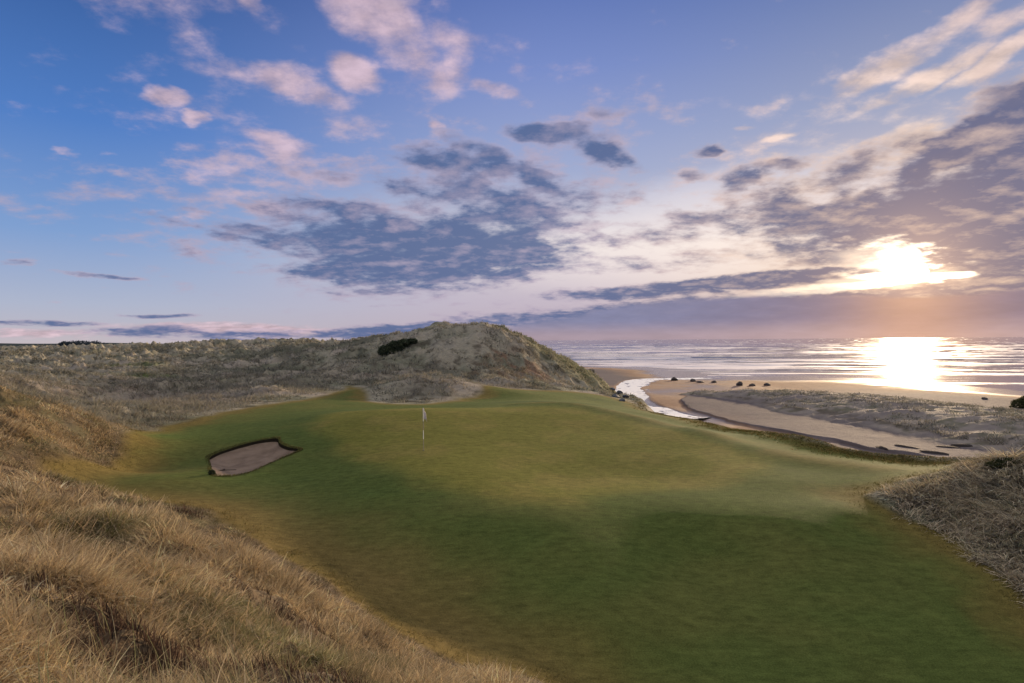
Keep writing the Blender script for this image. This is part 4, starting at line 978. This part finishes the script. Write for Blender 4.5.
# flat purple-grey bank of cloud lying along the sea horizon
nb = t.noise(pl, 1.1, 5, 0.55); nb2 = t.noise(pl, 4.0, 5, 0.6)
topel = t.m('ADD', t.m('MULTIPLY', t.sm(az, -0.16, 0.30), 0.052), t.m('ADD', 0.012, t.m('MULTIPLY', t.m('SUBTRACT', nb, 0.5), 0.03)))
topel = t.m('ADD', topel, t.m('MULTIPLY', t.m('SUBTRACT', nb2, 0.5), 0.012))
bk = t.sm(t.m('SUBTRACT', topel, el), -0.002, 0.010); bk = t.m('MULTIPLY', bk, t.sm(az, -0.20, 0.02))
bkc = t.mixc(t.sm(az, 0.1, 0.6), (*L_((132,134,166)), 1), (*L_((118,110,138)), 1))
bkc = t.mixc(t.sm(el, 0.034, 0.002), bkc, (*L_((166,148,160)), 1))
bkw = t.m('EXPONENT', t.m('MULTIPLY', t.m('POWER', t.m('DIVIDE', t.m('SUBTRACT', az, av), 0.075), 2.0), -1.0))
bkc = t.mixc(t.m('MULTIPLY', bkw, 0.55), bkc, (*L_((176,132,112)), 1))
bkc = t.v('SCALE', bkc, t.m('ADD', 0.80, t.m('MULTIPLY', nb2, 0.4)))
c = t.mixc(t.m('MULTIPLY', bk, 0.94), c, bkc)
# the sun burning through a ragged gap
hole = blobs([(910,271,12,8,0,1.2),(874,276,30,2.8,0,.85),(940,275,22,2.6,-3,.9),(912,254,9,6,50,.8),(884,250,36,8,8,.5),(820,289,90,3.5,4,.8),(760,256,90,10,3,.35),(885,258,60,20,0,.5)], t.v('ADD', ae, t.v('SCALE', wsc, 0.55)))
hm = t.sm(t.m('ADD', hole, t.m('MULTIPLY', nn, 0.55)), 0.30, 0.80)
core = t.m('MULTIPLY', hm, t.m('ADD', 0.20, t.m('MULTIPLY', t.m('EXPONENT', t.m('MULTIPLY', ang, -42.0)), 10.0)))
halo = t.m('MULTIPLY', t.m('EXPONENT', t.m('MULTIPLY', ang, -21.0)), 0.34)
c = t.v('ADD', c, t.v('ADD', t.v('SCALE', (1.0, 0.84, 0.58), core), t.v('SCALE', (1.0, 0.56, 0.22), halo)))
# warm low horizon under the sun
hz = t.m('MULTIPLY', t.m('EXPONENT', t.m('MULTIPLY', t.m('ABSOLUTE', el), -24.0)), t.m('EXPONENT', t.m('MULTIPLY', t.m('POWER', t.m('DIVIDE', t.m('SUBTRACT', az, av), 0.22), 2.0), -1.0)))
c = t.v('ADD', c, t.v('SCALE', (0.06, 0.03, 0.012), hz))
# overhead, out of view, an even brighter sky is added to light the ground
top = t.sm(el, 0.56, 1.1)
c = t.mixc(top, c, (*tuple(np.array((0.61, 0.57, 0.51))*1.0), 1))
# real air scattering underneath it all
sky = t.node('ShaderNodeTexSky', sky_type='NISHITA', sun_disc=False, sun_elevation=SUN_EL, sun_rotation=SUN_AZ, altitude=10, air_density=1.0, dust_density=1.5, ozone_density=1.5)
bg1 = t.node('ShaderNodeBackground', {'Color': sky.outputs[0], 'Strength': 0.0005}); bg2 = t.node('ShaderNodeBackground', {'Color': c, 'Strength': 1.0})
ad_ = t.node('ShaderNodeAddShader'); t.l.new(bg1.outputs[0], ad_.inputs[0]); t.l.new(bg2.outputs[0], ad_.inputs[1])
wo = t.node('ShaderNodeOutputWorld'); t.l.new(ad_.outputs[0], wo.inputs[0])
world.cycles.sampling_method = 'MANUAL'; world.cycles.sample_map_resolution = 512

# ------------------------------------------------------------------ sun
sl = bpy.data.lights.new('sun', 'SUN'); sl.energy = 3.6; sl.angle = math.radians(2.4); sl.color = (1.0, 0.74, 0.47)
so = bpy.data.objects.new('sun', sl); COL.objects.link(so)
sd_ = Vector((math.cos(SUN_EL)*math.sin(SUN_AZ), math.cos(SUN_EL)*math.cos(SUN_AZ), math.sin(SUN_EL)))
so.rotation_euler = sd_.to_track_quat('Z', 'Y').to_euler(); so.location = (60, 90, 40)

# ------------------------------------------------------------------ camera
cd = bpy.data.cameras.new('camera'); cd.sensor_width = 36; cd.lens = F/W*36; cd.clip_start = 0.1; cd.clip_end = 100000
co = bpy.data.objects.new('camera', cd); COL.objects.link(co)
co.matrix_world = Matrix.Translation(Vector(CAM)) @ (Matrix.Rotation(math.pi/2+PITCH, 4, 'X') @ Matrix.Rotation(ROLL, 4, 'Z'))
scn.camera = co
scn.view_settings.view_transform = 'Standard'; scn.view_settings.look = 'None'; scn.view_settings.exposure = EXPO; scn.view_settings.gamma = 1
scn.cycles.use_denoising = True; scn.cycles.max_bounces = 5; scn.cycles.diffuse_bounces = 3; scn.cycles.glossy_bounces = 2; scn.cycles.transmission_bounces = 3
scn.cycles.sample_clamp_indirect = 5; scn.cycles.use_adaptive_sampling = True; scn.cycles.adaptive_threshold = 0.02
